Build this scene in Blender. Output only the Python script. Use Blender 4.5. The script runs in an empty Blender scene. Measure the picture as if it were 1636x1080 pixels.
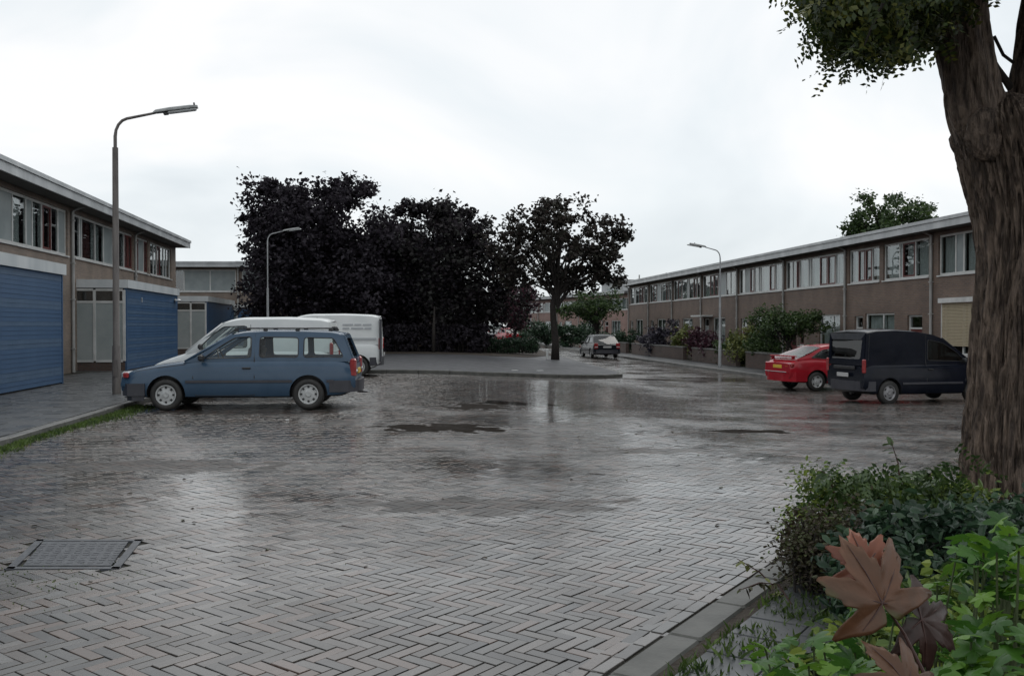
import bpy, bmesh, math, random
import numpy as np
from mathutils import Vector, Matrix, noise as mnoise
from mathutils.geometry import tessellate_polygon
R = math.radians
SC = bpy.context.scene
COL = SC.collection
random.seed(7); RNG = np.random.default_rng(7)

# ------------------------------------------------------------ camera, sky, sun, exposure
EYE = 1.53
cam_d = bpy.data.cameras.new('camera'); cam = bpy.data.objects.new('camera', cam_d); COL.objects.link(cam)
cam.location = (0, 0, EYE); cam.rotation_euler = (R(90 - 0.764), 0, 0)
cam_d.sensor_width = 36; cam_d.lens = 33.0; cam_d.clip_start = .05; cam_d.clip_end = 2000
SC.camera = cam
SUN_EL, SUN_AZ = 52, 25          # azimuth measured from +Y towards +X
w = bpy.data.worlds.new('World'); SC.world = w; w.use_nodes = True
nt = w.node_tree; nt.nodes.clear()
def N(t, tree=None, **k):
    n = (tree or nt).nodes.new(t)
    for a, b in k.items(): setattr(n, a, b)
    return n
L = nt.links.new
wo = N('ShaderNodeOutputWorld')
sky = N('ShaderNodeTexSky'); sky.sky_type = 'NISHITA'; sky.sun_disc = False
sky.sun_elevation = R(SUN_EL); sky.sun_rotation = R(SUN_AZ)
bg1 = N('ShaderNodeBackground'); bg1.inputs[1].default_value = .10; L(sky.outputs[0], bg1.inputs[0])
tc = N('ShaderNodeTexCoord')
mp = N('ShaderNodeMapping'); mp.inputs['Scale'].default_value = (1.0, 1.0, 1.9); L(tc.outputs['Generated'], mp.inputs[0])
nz = N('ShaderNodeTexNoise'); nz.inputs['Scale'].default_value = 2.1; nz.inputs['Detail'].default_value = 5; nz.inputs['Roughness'].default_value = .5
nz.inputs['Distortion'].default_value = .6
L(mp.outputs[0], nz.inputs[0])
cr = N('ShaderNodeValToRGB'); e = cr.color_ramp.elements
e[0].position = .33; e[0].color = (.70, .755, .79, 1); e[1].position = .60; e[1].color = (1.0, 1.0, 1.0, 1)
m_ = e.new(.47); m_.color = (.85, .895, .92, 1)
L(nz.outputs[0], cr.inputs[0])
bg2 = N('ShaderNodeBackground'); bg2.inputs[1].default_value = 1.05; L(cr.outputs[0], bg2.inputs[0])
mx = N('ShaderNodeMixShader'); mx.inputs[0].default_value = .93
L(bg1.outputs[0], mx.inputs[1]); L(bg2.outputs[0], mx.inputs[2]); L(mx.outputs[0], wo.inputs[0])
sd = bpy.data.lights.new('sun', 'SUN'); sd.energy = .5; sd.angle = R(25); sd.color = (1, .97, .92)
so = bpy.data.objects.new('sun', sd); COL.objects.link(so)
_d = Vector((math.sin(R(SUN_AZ)) * math.cos(R(SUN_EL)), math.cos(R(SUN_AZ)) * math.cos(R(SUN_EL)), math.sin(R(SUN_EL))))
so.rotation_euler = (-_d).to_track_quat('-Z', 'Y').to_euler(); so.location = (0, 0, 30)
SC.view_settings.view_transform = 'Standard'; SC.view_settings.look = 'None'
SC.view_settings.exposure = 0; SC.view_settings.gamma = 1; SC.view_settings.use_curve_mapping = False
SC.render.engine = 'CYCLES'
SC.cycles.max_bounces = 6; SC.cycles.transparent_max_bounces = 24; SC.cycles.caustics_reflective = False; SC.cycles.caustics_refractive = False

# ------------------------------------------------------------ ground shape
def S(a, b, t):
    t = np.clip((np.asarray(t, float) - a) / (b - a), 0, 1); return t * t * (3 - 2 * t)
def G(x, y):                                   # height of the street surface: it falls gently away to the right
    return -.47 * S(8, 28, y) * S(-4, 6.5, x)
def GF(x, y): return float(G(x, y))
def LK(y): return -6.4 - .125 * (y - 11.8)    # left kerb
def RK(y): return 9.56 - .128 * (y - 36.1)    # right kerb beyond the bays

# ------------------------------------------------------------ materials
def mat(name, col, rough=.6, col2=None, scale=4., detail=4, bump=0., bscale=30., spec=.5, metal=0., coat=0., rough2=None, rscale=1.5, stretch=(1, 1, 1), space='Object', lo=.35, hi=.65, bdist=.01):
    m = bpy.data.materials.new(name); m.use_nodes = True; t = m.node_tree; b = t.nodes['Principled BSDF']
    b.inputs['Base Color'].default_value = (*col, 1); b.inputs['Roughness'].default_value = rough
    b.inputs['Specular IOR Level'].default_value = spec; b.inputs['Metallic'].default_value = metal
    b.inputs['Coat Weight'].default_value = coat; b.inputs['Coat Roughness'].default_value = .05
    if space == 'World': src = N('ShaderNodeNewGeometry', t).outputs['Position']
    else: src = N('ShaderNodeTexCoord', t).outputs['Object']
    mp = N('ShaderNodeMapping', t); mp.inputs['Scale'].default_value = stretch; t.links.new(src, mp.inputs[0])
    if col2:
        n = N('ShaderNodeTexNoise', t); n.inputs['Scale'].default_value = scale; n.inputs['Detail'].default_value = detail; n.inputs['Roughness'].default_value = .6
        t.links.new(mp.outputs[0], n.inputs[0])
        r = N('ShaderNodeValToRGB', t); r.color_ramp.elements[0].position = lo; r.color_ramp.elements[1].position = hi
        r.color_ramp.elements[0].color = (*col, 1); r.color_ramp.elements[1].color = (*col2, 1)
        t.links.new(n.outputs[0], r.inputs[0]); t.links.new(r.outputs[0], b.inputs['Base Color'])
    if rough2 is not None:
        n = N('ShaderNodeTexNoise', t); n.inputs['Scale'].default_value = rscale; n.inputs['Detail'].default_value = 4
        t.links.new(src, n.inputs[0])
        q = N('ShaderNodeMapRange', t); q.inputs[1].default_value = .35; q.inputs[2].default_value = .65; q.inputs[3].default_value = rough; q.inputs[4].default_value = rough2
        t.links.new(n.outputs[0], q.inputs[0]); t.links.new(q.outputs[0], b.inputs['Roughness'])
    if bump:
        n = N('ShaderNodeTexNoise', t); n.inputs['Scale'].default_value = bscale; n.inputs['Detail'].default_value = 6
        t.links.new(mp.outputs[0], n.inputs[0])
        u = N('ShaderNodeBump', t); u.inputs['Strength'].default_value = bump; u.inputs['Distance'].default_value = bdist
        t.links.new(n.outputs[0], u.inputs['Height']); t.links.new(u.outputs[0], b.inputs['Normal'])
    return m

def leafmat(name, c1, c2, c3=None, trans=.25, scale=3., rough=.45, var_obj=False, spec=.4):
    m = bpy.data.materials.new(name); m.use_nodes = True; t = m.node_tree; b = t.nodes['Principled BSDF']; out = t.nodes['Material Output']
    g = N('ShaderNodeNewGeometry', t)
    n = N('ShaderNodeTexNoise', t); n.inputs['Scale'].default_value = scale; n.inputs['Detail'].default_value = 3; t.links.new(g.outputs['Position'], n.inputs[0])
    a = N('ShaderNodeMath', t); a.operation = 'MULTIPLY_ADD'; t.links.new(g.outputs['Random Per Island'], a.inputs[0]); a.inputs[1].default_value = .5; a.inputs[2].default_value = -.25
    if var_obj:
        oi = N('ShaderNodeObjectInfo', t); t.links.new(oi.outputs['Random'], a.inputs[0]); a.inputs[1].default_value = .7; a.inputs[2].default_value = -.35
    s = N('ShaderNodeMath', t); s.operation = 'ADD'; t.links.new(n.outputs[0], s.inputs[0]); t.links.new(a.outputs[0], s.inputs[1])
    r = N('ShaderNodeValToRGB', t); r.color_ramp.elements[0].position = .25; r.color_ramp.elements[1].position = .75
    r.color_ramp.elements[0].color = (*c1, 1); r.color_ramp.elements[1].color = (*c2, 1)
    if c3: q = r.color_ramp.elements.new(.5); q.color = (*c3, 1)
    t.links.new(s.outputs[0], r.inputs[0]); t.links.new(r.outputs[0], b.inputs['Base Color']); b.inputs['Roughness'].default_value = rough; b.inputs['Specular IOR Level'].default_value = spec
    if trans:
        tr = N('ShaderNodeBsdfTranslucent', t); t.links.new(r.outputs[0], tr.inputs[0])
        x = N('ShaderNodeMixShader', t); x.inputs[0].default_value = trans
        t.links.new(b.outputs[0], x.inputs[1]); t.links.new(tr.outputs[0], x.inputs[2]); t.links.new(x.outputs[0], out.inputs[0])
    return m

def glassmat(name, tint=(.55, .6, .6), ior=1.5, rough=.02, base=0.0):
    m = bpy.data.materials.new(name); m.use_nodes = True; t = m.node_tree; t.nodes.clear()
    o = N('ShaderNodeOutputMaterial', t); tr = N('ShaderNodeBsdfTransparent', t); tr.inputs[0].default_value = (*tint, 1)
    gl = N('ShaderNodeBsdfGlossy', t); gl.inputs['Roughness'].default_value = rough
    lw = N('ShaderNodeLayerWeight', t); lw.inputs[0].default_value = .5
    pw = N('ShaderNodeMath', t); pw.operation = 'POWER'; pw.inputs[1].default_value = 5; t.links.new(lw.outputs['Facing'], pw.inputs[0])
    f0 = ((ior - 1) / (ior + 1)) ** 2 + base
    ad = N('ShaderNodeMath', t); ad.operation = 'MULTIPLY_ADD'; ad.inputs[1].default_value = 1 - f0; ad.inputs[2].default_value = f0; ad.use_clamp = True; t.links.new(pw.outputs[0], ad.inputs[0])
    x = N('ShaderNodeMixShader', t); t.links.new(ad.outputs[0], x.inputs[0]); t.links.new(tr.outputs[0], x.inputs[1]); t.links.new(gl.outputs[0], x.inputs[2])
    n = N('ShaderNodeTexNoise', t); n.inputs['Scale'].default_value = 1.6; tc = N('ShaderNodeTexCoord', t); t.links.new(tc.outputs['Object'], n.inputs[0])
    u = N('ShaderNodeBump', t); u.inputs['Strength'].default_value = .06; u.inputs['Distance'].default_value = .02; t.links.new(n.outputs[0], u.inputs['Height']); t.links.new(u.outputs[0], gl.inputs['Normal'])
    t.links.new(x.outputs[0], o.inputs[0]); return m

def brickmat(name, c1, c2, mortar, bw=.215, bh=.0625, mort=.011, rough=.65):
    m = bpy.data.materials.new(name); m.use_nodes = True; t = m.node_tree; b = t.nodes['Principled BSDF']
    tc = N('ShaderNodeTexCoord', t); sp = N('ShaderNodeSeparateXYZ', t); t.links.new(tc.outputs['Object'], sp.inputs[0])
    a = N('ShaderNodeMath', t); a.operation = 'ADD'; t.links.new(sp.outputs[0], a.inputs[0]); t.links.new(sp.outputs[1], a.inputs[1])
    cb = N('ShaderNodeCombineXYZ', t); t.links.new(a.outputs[0], cb.inputs[0]); t.links.new(sp.outputs[2], cb.inputs[1])
    br = N('ShaderNodeTexBrick', t); br.inputs['Scale'].default_value = 1; br.inputs['Brick Width'].default_value = bw; br.inputs['Row Height'].default_value = bh
    br.inputs['Mortar Size'].default_value = mort; br.inputs['Color1'].default_value = (*c1, 1); br.inputs['Color2'].default_value = (*c2, 1); br.inputs['Mortar'].default_value = (*mortar, 1)
    t.links.new(cb.outputs[0], br.inputs['Vector'])
    n = N('ShaderNodeTexNoise', t); n.inputs['Scale'].default_value = .9; n.inputs['Detail'].default_value = 6; t.links.new(tc.outputs['Object'], n.inputs[0])
    r = N('ShaderNodeMapRange', t); r.inputs[1].default_value = .3; r.inputs[2].default_value = .7; r.inputs[3].default_value = .72; r.inputs[4].default_value = 1.2; t.links.new(n.outputs[0], r.inputs[0])
    mm = N('ShaderNodeVectorMath', t); mm.operation = 'SCALE'; t.links.new(br.outputs[0], mm.inputs[0]); t.links.new(r.outputs[0], mm.inputs['Scale'])
    t.links.new(mm.outputs[0], b.inputs['Base Color']); b.inputs['Roughness'].default_value = rough
    u = N('ShaderNodeBump', t); u.inputs['Strength'].default_value = .5; u.inputs['Distance'].default_value = .004; u.invert = True
    t.links.new(br.outputs['Fac'], u.inputs['Height']); t.links.new(u.outputs[0], b.inputs['Normal'])
    return m

def pavermat(name, use_attr):
    """wet clay clinker: colour per brick, patches that hold water shine, drier raised spots stay matt"""
    m = bpy.data.materials.new(name); m.use_nodes = True; t = m.node_tree; b = t.nodes['Principled BSDF']; lk = t.links.new
    g = N('ShaderNodeNewGeometry', t)
    if use_attr == 'attr': rv = N('ShaderNodeAttribute', t, attribute_name='rnd').outputs['Fac']
    elif use_attr == 'obj': rv = N('ShaderNodeObjectInfo', t).outputs['Random']
    else:
        v = N('ShaderNodeTexVoronoi', t); v.inputs['Scale'].default_value = 6; lk(g.outputs['Position'], v.inputs['Vector'])
        rv = v.outputs['Color']
    r = N('ShaderNodeValToRGB', t); el = r.color_ramp.elements
    el[0].position = 0; el[0].color = (.024, .024, .025, 1); el[1].position = 1; el[1].color = (.105, .104, .10, 1)
    for p, c in ((.3, (.058, .050, .044)), (.55, (.056, .055, .052)), (.8, (.098, .068, .055))):
        q = el.new(p); q.color = (*c, 1)
    lk(rv, r.inputs[0])
    n = N('ShaderNodeTexNoise', t); n.inputs['Scale'].default_value = .55; n.inputs['Detail'].default_value = 6; n.inputs['Roughness'].default_value = .62; lk(g.outputs['Position'], n.inputs[0])
    n2 = N('ShaderNodeTexNoise', t); n2.inputs['Scale'].default_value = 60; n2.inputs['Detail'].default_value = 5; lk(g.outputs['Position'], n2.inputs[0])
    q = N('ShaderNodeMapRange', t); q.inputs[1].default_value = .3; q.inputs[2].default_value = .7; q.inputs[3].default_value = .75; q.inputs[4].default_value = 1.25; lk(n2.outputs[0], q.inputs[0])
    sc = N('ShaderNodeVectorMath', t); sc.operation = 'SCALE'; lk(r.outputs[0], sc.inputs[0]); lk(q.outputs[0], sc.inputs['Scale'])
    # dry/silty islands
    wob = N('ShaderNodeTexNoise', t); wob.inputs['Scale'].default_value = 2.6; wob.inputs['Detail'].default_value = 5; lk(g.outputs['Position'], wob.inputs[0])
    dry = None
    for (cx, cy, rx, ry) in ((-1.05, 14.2, 1.0, .62), (-.62, 18.4, .65, .9), (3.75, 14.4, .7, .36), (-.3, 8.0, 1.2, .35), (1.7, 11.6, .8, .3), (-3.8, 10.2, 1.5, .5)):
        s1 = N('ShaderNodeVectorMath', t); s1.operation = 'SUBTRACT'; lk(g.outputs['Position'], s1.inputs[0]); s1.inputs[1].default_value = (cx, cy, 0)
        s2 = N('ShaderNodeVectorMath', t); s2.operation = 'MULTIPLY'; lk(s1.outputs[0], s2.inputs[0]); s2.inputs[1].default_value = (1 / rx, 1 / ry, 0)
        ln = N('ShaderNodeVectorMath', t); ln.operation = 'LENGTH'; lk(s2.outputs[0], ln.inputs[0])
        ma = N('ShaderNodeMath', t); ma.operation = 'MULTIPLY_ADD'; lk(wob.outputs[0], ma.inputs[0]); ma.inputs[1].default_value = 2.6; ma.inputs[2].default_value = -1.3
        ad = N('ShaderNodeMath', t); ad.operation = 'ADD'; lk(ln.outputs['Value'], ad.inputs[0]); lk(ma.outputs[0], ad.inputs[1])
        mr = N('ShaderNodeMapRange', t); mr.inputs[1].default_value = .85; mr.inputs[2].default_value = 1.1; mr.inputs[3].default_value = (1 if cy > 13 else .45); mr.inputs[4].default_value = 0; lk(ad.outputs[0], mr.inputs[0])
        if dry is None: dry = mr.outputs[0]
        else:
            mxn = N('ShaderNodeMath', t); mxn.operation = 'MAXIMUM'; lk(dry, mxn.inputs[0]); lk(mr.outputs[0], mxn.inputs[1]); dry = mxn.outputs[0]
    rr = N('ShaderNodeMapRange', t); rr.inputs[1].default_value = .36; rr.inputs[2].default_value = .66; rr.inputs[3].default_value = .04; rr.inputs[4].default_value = .30; lk(n.outputs[0], rr.inputs[0])
    r3 = N('ShaderNodeMath', t); r3.operation = 'MULTIPLY_ADD'; lk(n2.outputs[0], r3.inputs[0]); r3.inputs[1].default_value = .08; lk(rr.outputs[0], r3.inputs[2])
    wz = N('ShaderNodeVectorMath', t); wz.operation = 'SUBTRACT'; lk(g.outputs['Position'], wz.inputs[0]); wz.inputs[1].default_value = (1.0, 24, 0)
    wz2 = N('ShaderNodeVectorMath', t); wz2.operation = 'MULTIPLY'; lk(wz.outputs[0], wz2.inputs[0]); wz2.inputs[1].default_value = (1 / 3.6, 1 / 8.5, 0)
    wl = N('ShaderNodeVectorMath', t); wl.operation = 'LENGTH'; lk(wz2.outputs[0], wl.inputs[0]); wm = N('ShaderNodeMapRange', t); wm.inputs[1].default_value = .6; wm.inputs[2].default_value = 1.1; wm.inputs[3].default_value = .25; wm.inputs[4].default_value = 1.0; lk(wl.outputs['Value'], wm.inputs[0])
    r4 = N('ShaderNodeMath', t); r4.operation = 'MULTIPLY'; lk(r3.outputs[0], r4.inputs[0]); lk(wm.outputs[0], r4.inputs[1]); r3 = r4
    r2 = N('ShaderNodeMath', t); r2.operation = 'MULTIPLY_ADD'; lk(dry, r2.inputs[0]); r2.inputs[1].default_value = .7; lk(r3.outputs[0], r2.inputs[2])
    lk(r2.outputs[0], b.inputs['Roughness'])
    dk = N('ShaderNodeMapRange', t); dk.inputs[3].default_value = .85; dk.inputs[4].default_value = .05; lk(dry, dk.inputs[0]); lk(dk.outputs[0], b.inputs['Specular IOR Level'])
    dirt = N('ShaderNodeMix', t, data_type='RGBA'); lk(dry, dirt.inputs[0]); lk(sc.outputs[0], dirt.inputs[6]); dirt.inputs[7].default_value = (.020, .016, .013, 1)
    lk(dirt.outputs[2], b.inputs['Base Color'])
    h = n2.outputs[0]
    u = N('ShaderNodeBump', t); u.inputs['Strength'].default_value = .4; u.inputs['Distance'].default_value = .0008; lk(h, u.inputs['Height'])
    if use_attr == 'far':
        nf = N('ShaderNodeTexNoise', t); nf.inputs['Scale'].default_value = 7; nf.inputs['Detail'].default_value = 3; lk(g.outputs['Position'], nf.inputs[0])
        u2 = N('ShaderNodeBump', t); u2.inputs['Strength'].default_value = .5; u2.inputs['Distance'].default_value = .0025; lk(nf.outputs[0], u2.inputs['Height']); lk(u.outputs[0], u2.inputs['Normal']); u = u2
    lk(u.outputs[0], b.inputs['Normal'])
    return m

M = {}
M['brick_obj'] = pavermat('wet clinker single', 'obj'); M['brick_all'] = pavermat('wet clinker', 'attr'); M['road_far'] = pavermat('wet clinker far', 'far')
M['joint'] = mat('sand joint', (.014, .013, .011), .8, (.028, .028, .018), scale=3, bump=.6, bscale=80, space='World')
M['soil'] = mat('soil', (.028, .020, .014), .85, (.05, .038, .026), scale=6, bump=1, bscale=25, space='World', bdist=.03)
M['tile'] = mat('wet concrete paving', (.04, .044, .048), .3, (.07, .074, .078), scale=2.2, rough2=.5, rscale=2, bump=.3, bscale=70, space='World', bdist=.003)
M['slab'] = mat('dark wet slab paving', (.035, .037, .042), .45, (.06, .062, .068), scale=2.2, rough2=.6, rscale=2, bump=.3, bscale=50, space='World', bdist=.003, spec=.35)
M['kerb_dark'] = mat('mossy kerb concrete', (.055, .056, .05), .5, (.10, .10, .09), scale=5, bump=.5, bscale=50, space='World', bdist=.005)
M['kerb'] = mat('kerb concrete', (.09, .09, .085), .38, (.17, .168, .16), scale=3, rough2=.6, bump=.4, bscale=50, space='World', bdist=.004)
M['plate'] = mat('ribbed plate concrete', (.040, .044, .052), .45, (.075, .08, .09), scale=14, bump=.6, bscale=60, space='World', bdist=.006)
M['wallbrick'] = brickmat('brown facing brick', (.165, .100, .070), (.112, .070, .052), (.135, .12, .105))
M['wallbrick_left'] = brickmat('buff facing brick', (.225, .165, .125), (.165, .122, .095), (.19, .17, .15))
M['wallbrick_pink'] = brickmat('pink facing brick', (.30, .17, .14), (.23, .13, .11), (.22, .18, .16))
M['gardenbrick'] = brickmat('garden wall brick', (.11, .065, .05), (.075, .045, .035), (.08, .075, .07))
M['white'] = mat('weathered white paint', (.46, .47, .46), .4, (.60, .61, .60), scale=2.5, bump=.1)
M['whitedirty'] = mat('grey white fascia', (.34, .36, .37), .42, (.50, .52, .53), scale=1.2, stretch=(1, 1, .3))
M['trim'] = mat('pale shed trim', (.46, .50, .52), .4, (.60, .63, .64), scale=1.2, stretch=(1, 1, .3))
M['panelgrey'] = mat('grey infill panel', (.20, .235, .24), .35, (.27, .305, .31), scale=1.5)
M['frost'] = mat('frosted door glass', (.27, .31, .31), .35, (.34, .37, .37), scale=1.2)
M['redwood'] = mat('dark red casement', (.085, .020, .018), .4, (.13, .03, .025), scale=4)
M['dark'] = mat('dark interior', (.03, .03, .032), .8)
M['room'] = mat('room plaster', (.16, .15, .14), .9)
M['curtain'] = mat('net curtain', (.55, .56, .55), .9, (.74, .74, .72), scale=9, stretch=(3, 3, .15))
M['curtain_dark'] = mat('patterned curtain', (.11, .035, .03), .9, (.18, .07, .06), scale=9, stretch=(3, 3, .15))
M['glass'] = glassmat('window glass', (.80, .84, .84), 1.55, .015, .08)
M['carglass'] = glassmat('car glass', (.86, .92, .91), 1.5, .01, .0)
M['carglass_dark'] = glassmat('tinted car glass', (.18, .2, .2), 1.5, .01, .03)
M['soffit'] = mat('dark soffit', (.05, .045, .04), .7, (.075, .07, .06), scale=3)
M['roofing'] = mat('bitumen roofing', (.05, .05, .052), .5, (.08, .08, .08), scale=3)
M['board'] = mat('blue painted board', (.028, .072, .150), .42, (.046, .100, .190), scale=1.1, detail=5, stretch=(1, 1, 3), bump=.15, bscale=8)
M['board2'] = mat('blue painted board worn', (.040, .084, .152), .45, (.064, .114, .190), scale=1.6, detail=5, stretch=(1, 1, 3), bump=.2, bscale=9)
M['shutter'] = mat('beige roller slat', (.36, .31, .21), .5, (.42, .36, .25), scale=2)
M['zinc'] = mat('grey downpipe', (.26, .26, .25), .45, (.36, .36, .35), scale=2)
M['post'] = mat('weathered lamp post', (.075, .065, .062), .5, (.15, .135, .125), scale=3, stretch=(3, 3, .5), bump=.3)
M['postgrey'] = mat('galvanised post', (.24, .25, .26), .4, (.34, .35, .36), scale=3)
M['lampcase'] = mat('lamp housing', (.16, .17, .17), .4, (.26, .27, .27), scale=6)
M['lampglass'] = mat('lamp bowl', (.60, .62, .62), .12)
M['rubber'] = mat('tyre rubber', (.018, .018, .018), .6, (.03, .028, .026), scale=8)
M['black'] = mat('black plastic', (.022, .022, .024), .45)
M['darkgrey'] = mat('grey bumper plastic', (.035, .036, .045), .45, (.05, .05, .06), scale=5)
M['hub'] = mat('wheel cover', (.38, .39, .39), .32, (.52, .53, .53), scale=10, metal=.2)
M['steelrim'] = mat('steel rim', (.25, .25, .26), .35, metal=.6)
M['chrome'] = mat('chrome', (.6, .6, .6), .15, metal=1)
M['taillight'] = mat('red lens', (.22, .012, .014), .12, (.32, .03, .03), scale=20, coat=.6)
M['orange'] = mat('amber lens', (.55, .16, .02), .15, coat=.6)
M['lens'] = mat('headlight lens', (.35, .36, .38), .08, coat=1)
M['plateyellow'] = mat('yellow number plate', (.62, .42, .05), .4)
M['platewhite'] = mat('white number plate', (.45, .45, .45), .4)
M['seat'] = mat('seat cloth', (.05, .055, .06), .9, (.09, .09, .1), scale=10)
def paint(name, c, c2, rough=.28, sp=.42): return mat(name, c, rough, c2, scale=2.2, spec=sp, rough2=rough + .08, rscale=5)
M['p_blue'] = paint('faded blue metallic paint', (.038, .075, .125), (.050, .090, .145), .14)
M['p_white'] = paint('white van paint', (.62, .65, .65), (.70, .72, .72))
M['p_red'] = paint('red car paint', (.30, .009, .018), (.36, .013, .024), .15)
M['p_navy'] = paint('navy van paint', (.006, .008, .014), (.009, .011, .019), .12, .18)
M['p_black'] = paint('blackish car paint', (.008, .011, .014), (.012, .016, .02), .2, .2)
M['redtext'] = mat('faded red lettering', (.55, .22, .26), .5)
M['greytext'] = mat('faded grey lettering', (.36, .38, .40), .5)
M['bark'] = mat('furrowed bark', (.042, .028, .021), .75, (.235, .175, .135), scale=12, detail=12, stretch=(2.0, 2.0, .34), bump=1., bscale=24, bdist=.06, lo=.38, hi=.64)
M['bark_pale'] = mat('pale thin trunk bark', (.05, .045, .042), .8, (.09, .08, .072), scale=8, bump=.6)
M['bark2'] = mat('dark bark', (.014, .011, .010), .9, (.026, .021, .018), scale=9, bump=.8, bscale=14)
M['lf_purple'] = leafmat('dark purple leaves', (.017, .015, .020), (.052, .047, .056), (.028, .023, .030), trans=.10, scale=.5, rough=.7, spec=.12)
M['lf_dark'] = leafmat('dark leaves', (.015, .014, .018), (.046, .048, .044), (.028, .022, .026), trans=.10, scale=.6, rough=.7, spec=.12)
M['lf_mid'] = leafmat('bronze green leaves', (.016, .017, .014), (.045, .045, .035), (.028, .020, .018), trans=.16, scale=.6, rough=.6, spec=.2)
M['lf_green'] = leafmat('green leaves', (.022, .045, .014), (.075, .12, .035), (.04, .075, .022), trans=.25, scale=1.2)
M['lf_fore'] = leafmat('fine green leaflets', (.018, .032, .010), (.13, .135, .025), (.045, .07, .016), trans=.35, scale=1.6)
M['lf_hedge'] = leafmat('hedge leaves', (.034, .062, .018), (.23, .29, .055), (.10, .16, .036), trans=.3, scale=3)
M['lf_deep'] = leafmat('deep green leaves', (.016, .036, .020), (.050, .095, .045), (.028, .060, .034), trans=.2, scale=3, rough=.35)
M['lf_brown'] = leafmat('brownish hedge leaves', (.035, .028, .018), (.07, .085, .03), (.055, .04, .026), trans=.2, scale=4)
M['lf_bright'] = leafmat('bright green leaves', (.035, .10, .018), (.13, .26, .03), (.065, .17, .022), trans=.35, scale=5, var_obj=True, rough=.4)
M['lf_yellow'] = leafmat('yellow green leaves', (.07, .09, .025), (.22, .24, .07), trans=.2, scale=2)
M['lf_wine'] = leafmat('wine red leaves', (.03, .010, .02), (.085, .03, .045), trans=.15, scale=2)
M['lf_lilac'] = leafmat('lilac shrub leaves', (.022, .02, .028), (.075, .068, .095), (.035, .03, .05), trans=.1, scale=2)
M['grass'] = leafmat('grass blades', (.03, .06, .015), (.11, .17, .035), trans=.25, scale=2)
def maplemat(name, a, b, c, sc=14):
    m = mat(name, a, .42, b, scale=sc, detail=5, bump=.5, bscale=60, bdist=.002, lo=.38, hi=.62); t = m.node_tree; bs = t.nodes['Principled BSDF']
    src = bs.inputs['Base Color'].links[0].from_socket
    n = N('ShaderNodeTexNoise', t); n.inputs['Scale'].default_value = sc * .8; n.inputs['Detail'].default_value = 2; tc = N('ShaderNodeTexCoord', t); t.links.new(tc.outputs['Object'], n.inputs[0])
    mr = N('ShaderNodeMapRange', t); mr.inputs[1].default_value = .60; mr.inputs[2].default_value = .66; t.links.new(n.outputs[0], mr.inputs[0])
    x = N('ShaderNodeMix', t, data_type='RGBA'); t.links.new(mr.outputs[0], x.inputs[0]); t.links.new(src, x.inputs[6]); x.inputs[7].default_value = (*c, 1)
    t.links.new(x.outputs[2], bs.inputs['Base Color'])
    tr = N('ShaderNodeBsdfTranslucent', t); t.links.new(x.outputs[2], tr.inputs[0]); ms = N('ShaderNodeMixShader', t); ms.inputs[0].default_value = .2
    t.links.new(bs.outputs[0], ms.inputs[1]); t.links.new(tr.outputs[0], ms.inputs[2]); t.links.new(ms.outputs[0], t.nodes['Material Output'].inputs[0])
    return m
M['maple_red'] = maplemat('reddish maple leaf', (.22, .070, .035), (.14, .045, .025), (.24, .15, .02))
M['maple_brown'] = maplemat('brown maple leaf', (.14, .060, .028), (.085, .042, .02), (.075, .07, .02))
M['maple_orange'] = maplemat('orange brown maple leaf', (.10, .042, .016), (.06, .026, .014), (.05, .045, .015))
M['maple_dark'] = maplemat('dark maple leaf', (.045, .02, .015), (.03, .016, .012), (.03, .03, .014))
M['vein'] = mat('leaf stalk', (.05, .02, .015), .5)
M['stem'] = mat('green stem', (.05, .07, .025), .6)
M['water'] = glassmat('standing water', (.75, .74, .70), 1.33, .06, .0)

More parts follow.
